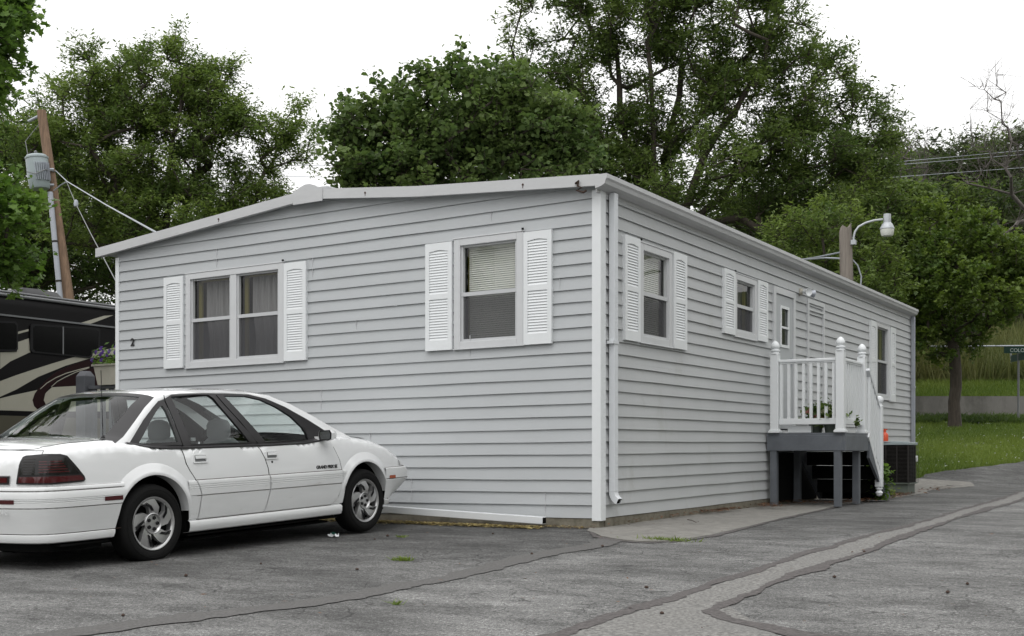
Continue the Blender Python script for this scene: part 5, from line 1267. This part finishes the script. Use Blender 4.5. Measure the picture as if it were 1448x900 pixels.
def tree(label, base, lobes, nclump, nleaf, lsize, shape, lm, trunk_r, forks=None, seed=1, droop=.15, clump_r=.55, cat='tree', group=None, bark='bark', name='broadleaf_tree', surf=.55, bare=False, lean=(0,0), trunk_top=.35, twig=.010, expo=.5, wob=1.):
    r = np.random.default_rng(seed); base = np.array(base, float)
    root = empty(name, base, label, cat, group)
    vol = np.array([l[3]*l[4]*l[5] for l in lobes])**.75; vol /= vol.sum()
    cen = []
    for l, v in zip(lobes, vol):
        n = max(3, int(nclump*v)); d = unit(r.normal(size=(n, 3))); rr = r.random(n)**(1/3.); rr = np.where(r.random(n) < surf, .72+.28*r.random(n), rr)
        cen.append(np.array(l[:3])+d*rr[:,None]*np.array(l[3:6]))
    cen = np.concatenate(cen)-base
    # trunk
    cz = cen[:,2].min(); H_ = cen[:,2].max(); cxy = cen[:, :2].mean(0)
    th = trunk_top*H_
    nodes = [np.array([0,0,-.2]), np.array([0,0,.3])]; par = [-1, 0]
    for k in range(1, 7):
        t = k/6; nodes.append(np.array([cxy[0]*.25*t+lean[0]*t+r.normal()*.05*wob, cxy[1]*.25*t+lean[1]*t+r.normal()*.05*wob, .3+(th-.3)*t])); par.append(len(nodes)-2)
    if forks:
        for f in forks:
            st = len(nodes)-1 if True else 0; st = 7; p0 = nodes[st]; p1 = np.array(f, float)-base; prev = st
            for k in range(1, 8):
                t = k/7; q = p0+(p1-p0)*t; q[2] += (1-t)*t*1.2*np.linalg.norm((p1-p0)[:2])*.35; q += r.normal(size=3)*.10*(t < 1)
                nodes.append(q); par.append(prev); prev = len(nodes)-1
    order = np.argsort(np.linalg.norm(cen-nodes[7], axis=1)); arr = np.array(nodes)
    ends = []
    for i in order:
        c = cen[i]; A = np.array(nodes); dd = c-A; dist = np.linalg.norm(dd, axis=1)
        pen = dist+.9*np.maximum(0, A[:,2]-c[2]+.15*dist)+np.where(np.arange(len(A)) < 5, 50, 0)
        j = int(np.argmin(pen)); L_ = dist[j]; n = max(1, int(L_/.55)); prev = j; p0 = A[j]
        for k in range(1, n+1):
            t = k/n; q = p0+(c-p0)*t; q = q+np.array([0,0,-.12*L_*t*(1-t)*2])+r.normal(size=3)*.07*wob*L_**.5*(t < 1); nodes.append(q); par.append(prev); prev = len(nodes)-1
        ends.append(prev)
    nodes = np.array(nodes); cnt = np.zeros(len(nodes))
    for e in ends: cnt[e] += 1
    for i in range(len(nodes)-1, 0, -1): cnt[par[i]] += cnt[i]
    rad = twig*np.maximum(cnt, .3)**expo; rad = rad*1.0; mx_ = rad[1]; rad = np.where(rad > 0, twig+(rad-twig)*(trunk_r-twig)/(mx_-twig), twig); rad[0] = rad[1]*1.35; rad[1] *= 1.1
    # twigs
    tn = list(nodes); tp = list(par); tr_ = list(rad)
    ntw = 4 if not bare else 5
    leafc = []; tone = []
    per = max(1, int(nleaf/max(1, len(ends)))) if nleaf else 0
    for e in ends:
        p = nodes[e]; out = unit(p-nodes[7]+np.array([0,0,.3])); base_t = r.random()
        for k in range(ntw):
            d = unit(out*.9+r.normal(size=3)*.8); L_ = clump_r*(.6+.8*r.random()); pr = e
            mid = p+d*L_*.5+r.normal(size=3)*.04; end = p+d*L_+np.array([0,0,-.06*L_])
            tn.append(mid); tp.append(pr); tr_.append(twig*.7); tn.append(end); tp.append(len(tn)-2); tr_.append(twig*.4)
            if per:
                m = max(1, per//ntw); t = r.random(m)**.7; q = p+(end-p)*t[:,None]+r.normal(size=(m, 3))*clump_r*.20*np.array([1,1,.75]); leafc.append(q); tone.append(np.full(m, base_t)*.6+.4*r.random(m))
    tw = limb_mesh(np.array(tn), tp, np.array(tr_), 'trunk', M[bark], root)
    if leafc:
        lc = np.concatenate(leafc); tn_ = np.concatenate(tone)
        fill_mesh('crown', leaves(lc, shape, lsize, droop, r), len(SH[shape]), tn_, LM[lm], root)
    return root
def lobe(px, py, Z, rx, rz_, ry=None, dz=0):
    """ellipsoid lobe: centre seen at px,py at depth Z, radii in photo pixels"""
    p = at(px, py, Z); s = Z/1660.; a = rx*s; return (p.x, p.y, p.z, (ry or a), (ry or a), rz_*s)
def gbase(px, Z):
    p = at(px, 640, Z); return (p.x, p.y, hz(p.x, p.y))
# 1 big ash-like tree, left
Z = 44
tree('tall ash tree with spreading crown behind the left half of the roof', gbase(225, Z),
     [lobe(210,140,Z,85,62), lobe(130,160,Z,55,50), lobe(290,150,Z,60,60), lobe(85,215,Z,65,45), lobe(340,215,Z,60,50), lobe(402,170,Z,26,38), lobe(425,215,Z,20,20), lobe(215,230,Z,90,60), lobe(140,300,Z,95,60), lobe(265,320,Z,90,50), lobe(350,285,Z,50,35), lobe(125,80,Z,12,18), lobe(262,75,Z,25,18)],
     400, 125000, .155, 'diamond', 'ash', .34, forks=[at(215,150,Z), at(300,170,Z+1), at(120,180,Z), at(260,110,Z-1)], seed=3, clump_r=.85, trunk_top=.38, twig=.02, surf=.5)
# 2 heart-leaved tree, centre
Z = 25
tree('round leaved redbud tree behind the ridge of the roof in the middle', gbase(640, Z),
     [lobe(640,190,Z,100,85), lobe(560,210,Z,80,75), lobe(500,215,Z,42,60), lobe(720,190,Z,90,75), lobe(680,130,Z,60,40), lobe(770,230,Z,70,60), lobe(600,270,Z,120,60), lobe(540,165,Z,28,34), lobe(495,175,Z,16,30), lobe(790,200,Z,45,50), lobe(620,115,Z,28,22), lobe(730,120,Z,30,22)],
     350, 44000, .108, 'heart', 'heart', .16, seed=5, clump_r=.5, droop=.45, trunk_top=.3, twig=.010, surf=.6)
# 3 the huge tree
Z = 36
tree('huge many limbed tree rising above the long side of the roof', gbase(905, Z),
     [lobe(800,60,Z,85,80), lobe(780,150,Z,75,60), lobe(900,30,Z,95,80), lobe(1010,50,Z,100,90), lobe(1100,80,Z,85,75), lobe(1140,150,Z,70,60), lobe(1050,170,Z,100,70), lobe(950,150,Z,80,70), lobe(850,200,Z,80,60), lobe(1130,235,Z,110,55), lobe(1215,185,Z,50,55), lobe(1000,270,Z,140,60), lobe(1160,300,Z,105,60), lobe(900,-60,Z,130,60), lobe(1040,-40,Z,110,70), lobe(1210,250,Z,50,60), lobe(790,215,Z,60,50), lobe(850,265,Z,80,45), lobe(930,215,Z,60,45), lobe(760,180,Z,50,40)],
     640, 200000, .130, 'diamond', 'ashd', .27, forks=[at(860,20,Z), at(965,40,Z+1), at(1060,120,Z-1), at(820,150,Z), at(1130,170,Z+1), at(915,60,Z-1)], seed=9, clump_r=.72, trunk_top=.30, twig=.018, surf=.5)
# 4 bright small tree on the lawn
Z = 33.7
tree('bright green young maple tree on the lawn near the street sign', gbase(1350, Z),
     [lobe(1352,335,Z,52,38), lobe(1305,385,Z,52,50), lobe(1400,375,Z,58,48), lobe(1350,420,Z,90,55), lobe(1435,400,Z,38,40), lobe(1275,430,Z,30,42), lobe(1285,470,Z,38,30), lobe(1340,480,Z,50,22), lobe(1322,305,Z,15,15)],
     330, 34000, .10, 'maple', 'young', .17, seed=13, clump_r=.40, trunk_top=.45, twig=.008, lean=(0,0), wob=.4, surf=.6, droop=.3)
# 5.. trees round the lamp and on the hill foot
Z = 42
tree('yellowish green bushy tree behind the street lamp head', gbase(1285, Z), [lobe(1285,330,Z,55,60), lobe(1250,390,Z,60,60), lobe(1300,300,Z,28,30), lobe(1330,400,Z,50,60)], 170, 24000, .14, 'heart', 'ashd', .15, seed=17, clump_r=.55, trunk_top=.25, twig=.010)
Z = 31
tree('dark bushy tree behind the wooden lamp post', gbase(1190, Z), [lobe(1150,350,Z,70,55), lobe(1215,370,Z,50,60), lobe(1180,420,Z,80,50), lobe(1240,410,Z,35,45)], 180, 26000, .12, 'diamond', 'ash', .14, seed=19, clump_r=.5, trunk_top=.25, twig=.010)
Z = 48
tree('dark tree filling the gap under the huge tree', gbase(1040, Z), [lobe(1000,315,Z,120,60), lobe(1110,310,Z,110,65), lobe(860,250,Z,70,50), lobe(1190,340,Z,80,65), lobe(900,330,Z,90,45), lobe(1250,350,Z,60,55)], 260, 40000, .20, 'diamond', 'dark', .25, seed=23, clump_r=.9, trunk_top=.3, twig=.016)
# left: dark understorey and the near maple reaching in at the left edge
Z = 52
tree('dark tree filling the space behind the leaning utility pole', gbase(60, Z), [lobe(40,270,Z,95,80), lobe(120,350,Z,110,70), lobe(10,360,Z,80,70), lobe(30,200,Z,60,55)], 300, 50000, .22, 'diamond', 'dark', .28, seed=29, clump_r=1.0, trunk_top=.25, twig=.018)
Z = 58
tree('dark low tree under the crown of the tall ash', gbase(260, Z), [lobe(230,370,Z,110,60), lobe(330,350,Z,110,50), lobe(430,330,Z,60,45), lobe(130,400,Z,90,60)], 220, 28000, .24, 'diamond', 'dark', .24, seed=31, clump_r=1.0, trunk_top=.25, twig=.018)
Z = 17
tree('maple tree reaching in at the left edge in front of the leaning pole', gbase(-150, Z),
     [lobe(-60,40,Z,95,95), lobe(-75,170,Z,60,50), lobe(-45,330,Z,90,75), lobe(-100,250,Z,70,70), lobe(-160,150,Z,90,120), lobe(-30,300,Z,60,40), lobe(-25,25,Z,52,55)],
     170, 22000, .105, 'maple', 'maple', .17, seed=37, clump_r=.45, trunk_top=.3, twig=.008, droop=.35)
# wooded hill
def hill_tree(px, ytop, Z, hw_, seed, lm, i):
    p = gbase(px, Z); s = Z/1660.; yb = 640-(p[2]-1)/s
    h = yb-ytop
    return tree(WL[i], p, [lobe(px,ytop+h*.28,Z,hw_*.75,h*.27), lobe(px-hw_*.5,ytop+h*.45,Z,hw_*.6,h*.25), lobe(px+hw_*.5,ytop+h*.45,Z,hw_*.6,h*.25), lobe(px,ytop+h*.62,Z,hw_,h*.25)], 100, 12000, .27, 'diamond', lm, .22, seed=seed, clump_r=1.1, group='trees on the wooded hill', trunk_top=.3, twig=.02)
WL = ['dark green hill tree just right of the huge tree', 'hill tree with rounded top left of the bare tree', 'hill tree behind the left branches of the bare tree', 'hill tree with its top behind the bare tree', 'hill tree at the right edge of the photo', 'lower hill tree above the bushy tree by the lamp', 'lower hill tree above the young maple', 'lower hill tree right of the young maple']
for i, (px, yt, Z, hw_, lm) in enumerate(((1255,190,66,62,'ashd'),(1310,186,72,55,'wood'),(1362,188,74,52,'wood'),(1412,192,72,55,'ashd'),(1465,178,70,55,'wood'),(1290,262,56,58,'wood'),(1365,268,56,58,'ashd'),(1440,262,55,62,'wood'))):
    hill_tree(px, yt, Z, hw_, 50+i, lm, i)
# far wood behind them: one mass
r = np.random.default_rng(77); n = 30000
px = r.uniform(-200, 1750, n); Zs = r.uniform(84, 125, n); P = np.zeros((n, 3))
for i in range(n):
    q = at(px[i], 640, Zs[i]); g = hz(q.x, q.y); top = 7+2.2*math.sin(px[i]*.05)+1.5*math.sin(px[i]*.13+Zs[i])+1.2*math.sin(px[i]*.31); P[i] = (q.x, q.y, g+r.random()**.6*top)
keep = np.array([640-(P[i,2]-1)*1660/Zs[i] > (215 if px[i] > 1180 else 330) for i in range(n)])
P = P[keep]
o = fill_mesh('distant_wood', leaves(P, 'diamond', 1.2, .1, r), 4, r.random(len(P)), LM['wood']); tag(o, 'distant wood covering the ridge behind the nearer trees', 'woodland', kind='stuff')
# low shrub belt on the bank behind the weeds
n = 26000; px = r.uniform(900, 1650, n); Zs = r.uniform(46, 62, n); P = np.zeros((n, 3))
for i in range(n):
    q = at(px[i], 640, Zs[i]); P[i] = (q.x, q.y, hz(q.x, q.y)+r.random()**.8*(1.6+.9*math.sin(px[i]*.06)+.5*math.sin(px[i]*.17+Zs[i])))
open_ = ~((px > 1385) & (Zs < 56))
P = P[open_]; o = fill_mesh('undergrowth', leaves(P, 'diamond', .42, .0, r), 4, r.random(len(P)), LM['wood']); tag(o, 'undergrowth of shrubs at the foot of the wooded hill', 'shrubs', kind='stuff')
# bare trees
def bare(label, px, Z, lobes, n, seed, tr=.16, tw=.012, tt=.45):
    tree(label, gbase(px, Z), lobes, n, 0, .1, 'diamond', 'ash', tr, seed=seed, bare=True, bark='deadbark', name='bare_tree', clump_r=1.2, trunk_top=tt, twig=tw, surf=.3, wob=.25)
Z = 50
bare('leafless grey tree standing above the young maple at the right', 1388, Z, [lobe(1405,180,Z,45,90), lobe(1430,230,Z,45,70), lobe(1375,230,Z,30,60), lobe(1440,330,Z,50,30)], 90, 91, .085, .008, .3)
Z = 60
bare('small leafless treetop right of the huge tree', 1330, Z, [lobe(1285,230,Z,30,50), lobe(1270,215,Z,24,35), lobe(1310,250,Z,22,40)], 44, 93, .09, .010, .4)
# the trees across the lot behind the camera (mirrored in windows and car glass)
n = 26000; ang = r.uniform(0, 1, n); P = np.zeros((n, 3))
for i in range(n):
    a = math.radians(-165+ang[i]*250); rad_ = r.uniform(30, 38); x = CAM[0]+rad_*math.cos(a); y = CAM[1]+rad_*math.sin(a)-6
    top = (7.5 if a < -.3 else 12.5)+2.5*math.sin(a*9)+1.8*math.sin(a*23+1); P[i] = (x, y, hz(x, y)+r.random()**.75*top)
lt = np.array([lateral(a, c) for a, c in P[:, :2]]); dp_ = np.array([depth(a, c) for a, c in P[:, :2]])
P = P[(P[:,1] < 4) | ((P[:,0] > 8) & (lt > .55*dp_+3))]
o = fill_mesh('tree_belt', leaves(P, 'diamond', 1.25, .1, r), 4, r.random(len(P)), LM['ashd']); tag(o, 'belt of trees across the lot opposite the home', 'woodland', kind='stuff')

# ------------------------------------------------------------------ grass, weeds, litter
def blades(name, pts, h, w_, m, label, cat, lean=.35, seed=2, hv=.35):
    r = np.random.default_rng(seed); n = len(pts); P = np.array(pts)
    a = r.uniform(0, 2*np.pi, n); s = np.stack([np.cos(a), np.sin(a), np.zeros(n)], 1); hh = h*(1+hv*r.normal(size=n)).clip(.35, 2)
    tip = np.stack([r.normal(size=n)*lean, r.normal(size=n)*lean, np.ones(n)], 1)*hh[:,None]
    v = np.stack([P-s*w_/2, P+s*w_/2, P+tip*.6+s*w_*.35, P+tip, P+tip*.6-s*w_*.35], 1)
    t = .5*r.random(n)+.5*(.5+.5*np.sin(P[:,0]*.9+1.3*np.sin(P[:,1]*.7)))
    o = fill_mesh(name, v, 5, t, m); tag(o, label, cat, kind='stuff'); return o
r = np.random.default_rng(5); pts = []
while len(pts) < 70000:
    px = r.uniform(1190, 1500); Z = r.uniform(23.5, 37.2); p = at(px, 640, Z); x, y = p.x, p.y
    if y < 13.95 and x > -.1: continue
    if y < 14.8 and x > -.15: continue
    if x > lane_edge(y)-.02+.06*math.sin(y*9): continue
    if lateral(x, y) < 7.0: continue
    pts.append((x, y, hz(x, y)-.03))
rk = np.random.default_rng(8); cl_ = [p for p in pts if math.sin(p[0]*2.3+math.sin(p[1]*1.7)*2)+math.sin(p[1]*2.9+p[0]) > -1.25 or rk.random() < .35]
litter_w = [(p[0], p[1]) for p in pts[:1400] if rk.random() < .5]
pts = cl_
blades('grass', pts, .10, .014, LM['grass'], 'mown green lawn behind the far end of the home', 'grass', .5, 3)
pts = []
while len(pts) < 26000:
    px = r.uniform(1150, 1560); Z = r.uniform(38.5, 42.4); p = at(px, 640, Z); pts.append((p.x, p.y, hz(p.x, p.y)-.02))
blades('grass', pts, .16, .022, LM['grass'], 'strip of short grass on top of the retaining wall', 'grass', .45, 4)
pts = []
while len(pts) < 34000:
    px = r.uniform(1150, 1600); Z = r.uniform(42.3, 52) if r.random() < .7 else r.uniform(42.3, 60); p = at(px, 640, Z); pts.append((p.x, p.y, hz(p.x, p.y)-.02))
blades('weeds', pts, .75, .045, LM['weeds'], 'tall rough weeds on the bank behind the chain link fence', 'weeds', .3, 6, .4)
cp = np.array([(x, y, hz(x, y)+.05+rk.random()*.03) for x, y in litter_w]); o = fill_mesh('clover_blossoms', leaves(cp, 'diamond', .035, .0, rk), 4, np.ones(len(cp)), M['cream'] if 'cream' in M else M['white']); tag(o, 'tiny white clover heads sprinkled through the lawn', 'clover', kind='stuff')
# dark low plants added in place of a hedge shadow along the far road
pts = []
while len(pts) < 6000:
    px = r.uniform(1272, 1500); Z = r.uniform(34.6, 36.2) if px > 1360 or px < 1330 else r.uniform(35.3,36.2); p = at(px, 640, Z); pts.append((p.x, p.y, hz(p.x, p.y)-.02))
blades('hedge_shadow_plants', pts, .17, .04, LM['dark'], 'dark low plants standing in for the hedge shadow at the far road edge', 'ground cover', .8, 7)
def litter(name, pts, size, m, label, cat, seed=1, shape='diamond', h=.01):
    r = np.random.default_rng(seed); P = np.array([(x, y, hz(x, y)+h+r.random()*.02) for x, y in pts]); v = leaves(P, shape, size, .0, r); v[:,:,2] = P[:,None,2]+(v[:,:,2]-P[:,None,2])*.35
    o = fill_mesh(name, v, len(SH[shape]), r.random(len(P)), m); tag(o, label, cat, kind='stuff'); return o
pts = [(r.uniform(-3.4, -.5), -.24-abs(r.normal())*.08) for _ in range(5200)]
pts = [(x, y-.0) for x, y in pts if r.random() < .55+.45*math.sin(x*6)**2]
litter('dry_litter', pts, .042, LM['straw'], 'yellow dry seed litter drifted against the drain pipe', 'litter', 2, h=.012)
pts = [(r.uniform(-.9,-.1), -.08-abs(r.normal())*.05) for _ in range(260)]
litter('dry_litter', pts, .03, LM['straw'], 'sparse dry litter at the foot of the house corner', 'litter', 3, h=.012)
pts = [(r.uniform(-7.0, -.0), -.02-abs(r.normal())*.06) for _ in range(1500)]
litter('soil_crumbs', pts, .022, LM['brown'], 'dark soil crumbs and bits along the foot of the gable foundation', 'litter', 14, h=.008)
pts = []
for cx, cy, sx, sy, n_ in ((.12,3.0,.06,.35,170),(.35,4.3,.12,.15,90),(.10,4.6,.05,.2,60),(.75,5.9,.12,.3,120),(.95,7.6,.12,.9,420),(.80,8.9,.1,.5,160),(.9,11.5,.12,.8,140),(.3,5.5,.2,.3,90),(.08,1.5,.04,1.,70)):
    pts += [(abs(r.normal(cx, sx)), r.normal(cy, sy)) for _ in range(n_)]
litter('dead_leaves', pts, .065, LM['brown'], 'brown dead leaves scattered along the concrete path and the steps', 'leaves', 4, h=.045)
pts = [(r.uniform(-3,6), r.uniform(-9.5, 1.5)) for _ in range(420)]
litter('dead_leaves', pts, .028, LM['brown'], 'tiny brown bits strewn over the asphalt lot', 'leaves', 8, h=.008)
# grass tufts
def tuft(px, py, rad_, n, h, label, name='grass_tuft', lm='grass', w_=.008, flat=.5):
    p = ground_at(px, py); r = np.random.default_rng(int(px)); P = np.stack([p.x+r.normal(size=n)*rad_, p.y+r.normal(size=n)*rad_*flat, np.zeros(n)], 1)
    P[:,2] = [hz(a, c)+.004 for a, c in P[:, :2]]; a = r.uniform(0, 2*np.pi, n); s = np.stack([np.cos(a), np.sin(a), np.zeros(n)], 1)
    hh = h*(1+.35*r.normal(size=n)).clip(.3, 2); tip = np.stack([r.normal(size=n)*.9, r.normal(size=n)*.9, np.ones(n)*.8], 1)*hh[:,None]
    o = fill_mesh(name, np.stack([P-s*w_/2, P+s*w_/2, P+tip*.6+s*w_*.4, P+tip, P+tip*.6-s*w_*.4], 1), 5, r.random(n), LM[lm]); tag(o, label, 'grass tuft'); return o
def ground_at(px, py):
    lo, hi = 3., 40.
    for _ in range(40):
        m_ = (lo+hi)/2; p = at(px, py, m_)
        if p.z > hz(p.x, p.y): lo = m_
        else: hi = m_
    return p
tuft(570,794,.045,150,.035,'small yellow green grass tuft in the asphalt ahead of the car')
tuft(940,766,.13,260,.04,'grass tuft in the crack at the rounded corner of the concrete path', flat=.3)
tuft(561,857,.015,30,.03,'tiny green sprout in the asphalt near the bottom of the photo')
tuft(568,761,.03,50,.025,'tiny tuft with brown bits just right of the front wheel')
tuft(1242,706,.02,20,.03,'sprig of grass at the path edge below the steps') if False else None
# small pods and a crumpled wrapper on the lot
for i, (px, py) in enumerate(((263,817),(530,765),(548,760),(697,757),(505,808),(752,786),(852,775),(914,834),(936,871),(1180,819),(1340,841),(1368,829),(1222,783),(174,874),(369,800))):
    p = ground_at(px, py); b = MB(); rs = random.Random(i); sz = .010+.006*rs.random()
    b.lathe([(0,-.6*sz),(sz*.8,-.3*sz),(sz,.1*sz),(sz*.6,.7*sz),(0,sz)], 7, Matrix.Translation((p.x, p.y, hz(p.x, p.y)+.014)) @ Matrix.Rotation(rs.random()*3, 4, 'Z') @ Matrix.Diagonal((1.3,.9,.9,1)))
    o = b.build('seed_pod', M['mud'], smooth=True); tag(o, 'small dark brown seed pod lying on the asphalt', 'seed pod', 'seed pods scattered on the asphalt')
p = ground_at(472, 761); b = MB(); rs = random.Random(3)
rows = [[(p.x-.06+.02*i+rs.gauss(0,.006), p.y-.03+.02*j+rs.gauss(0,.006), hz(p.x,p.y)+.012+abs(rs.gauss(0,.018))) for i in range(7)] for j in range(4)]
b.grid(rows); o = b.build('crumpled_wrapper', M['white']); tag(o, 'crumpled white and green wrapper lying beside the front wheel', 'litter')
b = MB(); b.grid([[(v[0], v[1], v[2]+.002) for v in rw_[2:5]] for rw_ in rows[1:3]]); b.build('green_print', M['signgreen'], o)
b = MB(); q = [ground_at(*a) for a in ((972,741),(978,742),(984,745),(988,744))]; b.tube([(v.x, v.y, hz(v.x,v.y)+.045) for v in q], .004, 5); o = b.build('fallen_twig', M['mud']); tag(o, 'thin curved twig lying on the concrete path', 'twig')
# weed shrub by the newel, deck flowers, petunias
def plant(name, base, n, rx, rz_, lsize, lm, shape, label, cat, seed, stems=8, parent=None):
    r = np.random.default_rng(seed); base = np.array(base); root = empty(name, base, label, cat)
    st = MB(); C_ = []
    for k in range(stems):
        a = r.uniform(0, 2*np.pi); e = np.array([math.cos(a)*rx*r.random(), math.sin(a)*rx*r.random(), rz_*(.5+.5*r.random())]); m_ = e*.5+np.array([0,0,.1*rz_])
        st.tube([(0,0,0), tuple(m_), tuple(e)], [.004,.003,.002], 5); t = r.random(int(n/stems))**.6
        C_.append(e[None,:]*t[:,None]+r.normal(size=(len(t), 3))*rx*.22)
    C_ = np.concatenate(C_); C_[:,2] = np.maximum(C_[:,2], .02); st.build('stem', M['bark'], root)
    fill_mesh('foliage', leaves(C_, shape, lsize, .2, r), len(SH[shape]), r.random(len(C_)), LM[lm], root); return root
plant('weed_shrub', (1.02, 7.02, hz(1.,7.)+.02), 420, .22, .62, .085, 'maple', 'heart', 'leafy green weed growing at the foot of the steps', 'plant', 5, 12)
plant('weed_shrub', (1.0, 7.9, hz(1.,7.9)+.02), 120, .14, .18, .05, 'grass', 'diamond', 'low grassy weed in the dead leaves beyond the steps', 'plant', 6, 6)
def flowerpot(x, y, z, label, seed, flower, n=130, h=.26):
    t = empty('potted_flower', (x, y, z), label, 'potted plant'); b = MB(); b.lathe([(0,0),(.075,0),(.10,.12),(.105,.13),(.09,.13),(.088,.11),(0,.11)], 18); b.build('pot', M['acgreen'], t, smooth=True)
    r = np.random.default_rng(seed); c = r.normal(size=(n, 3))*np.array([.09,.09,.07])+np.array([0,0,h]); fill_mesh('foliage', leaves(c, 'heart', .085, .2, r), 6, r.random(n), LM['heart'], t)
    b = MB()
    for k in range(4):
        cx, cy, cz = r.normal()*.07, -.06-abs(r.normal())*.04, h+r.normal()*.06
        for q in range(7):
            a = 2*math.pi*q/7; b.add([(cx, cy-.02, cz), (cx+.03*math.cos(a-.35), cy-.03, cz+.03*math.sin(a-.35)), (cx+.038*math.cos(a), cy-.032, cz+.038*math.sin(a)), (cx+.03*math.cos(a+.35), cy-.03, cz+.03*math.sin(a+.35))], [(0,1,2,3)])
    b.build('blossom', flower, t)
M['pink'] = mat('petal_pink', (.42,.16,.14), .7); M['cream'] = mat('petal_cream', (.62,.60,.40), .7); M['purple'] = mat('petal_purple', (.10,.04,.26), .7)
flowerpot(.62, 5.25, 1.264, 'potted plant with pinkish blossoms behind the deck railing', 3, M['pink'])
flowerpot(.84, 5.20, 1.264, 'potted plant with cream blossoms by the outer deck post', 4, M['cream'], 150)
b = MB(); b.box(.30,.62,5.02,5.10,1.265,1.36); o = b.build('door_step_box', M['white'], bevel=.005); tag(o, 'low white box standing behind the deck railing', 'box')
plant('trailing_vine', (1.13, 5.35, 1.33), 40, .07, .16, .045, 'heart', 'heart', 'small trailing vine hanging through the side railing of the deck', 'plant', 9, 4)
r = np.random.default_rng(21)
c = np.stack([r.uniform(-.92, .75, 900), r.normal(size=900)*.09, .33+np.abs(r.normal(size=900))*.11], 1); fill_mesh('foliage', leaves(c, 'diamond', .09, .0, r), 4, r.random(900), LM['maple'], fbx)
b = MB()
for k in range(34):
    cx, cy, cz = r.uniform(-.95,.75), -.08-r.random()*.06, .38+r.random()*.22
    b.add([(cx+.045*math.cos(a)*(1 if q % 2 else .7), cy+.01*math.sin(3*a), cz+.045*math.sin(a)*(1 if q % 2 else .7)) for q, a in enumerate([2*math.pi*q/10 for q in range(10)])], [tuple(range(10))])
b.build('petunia', M['purple'], fbx)
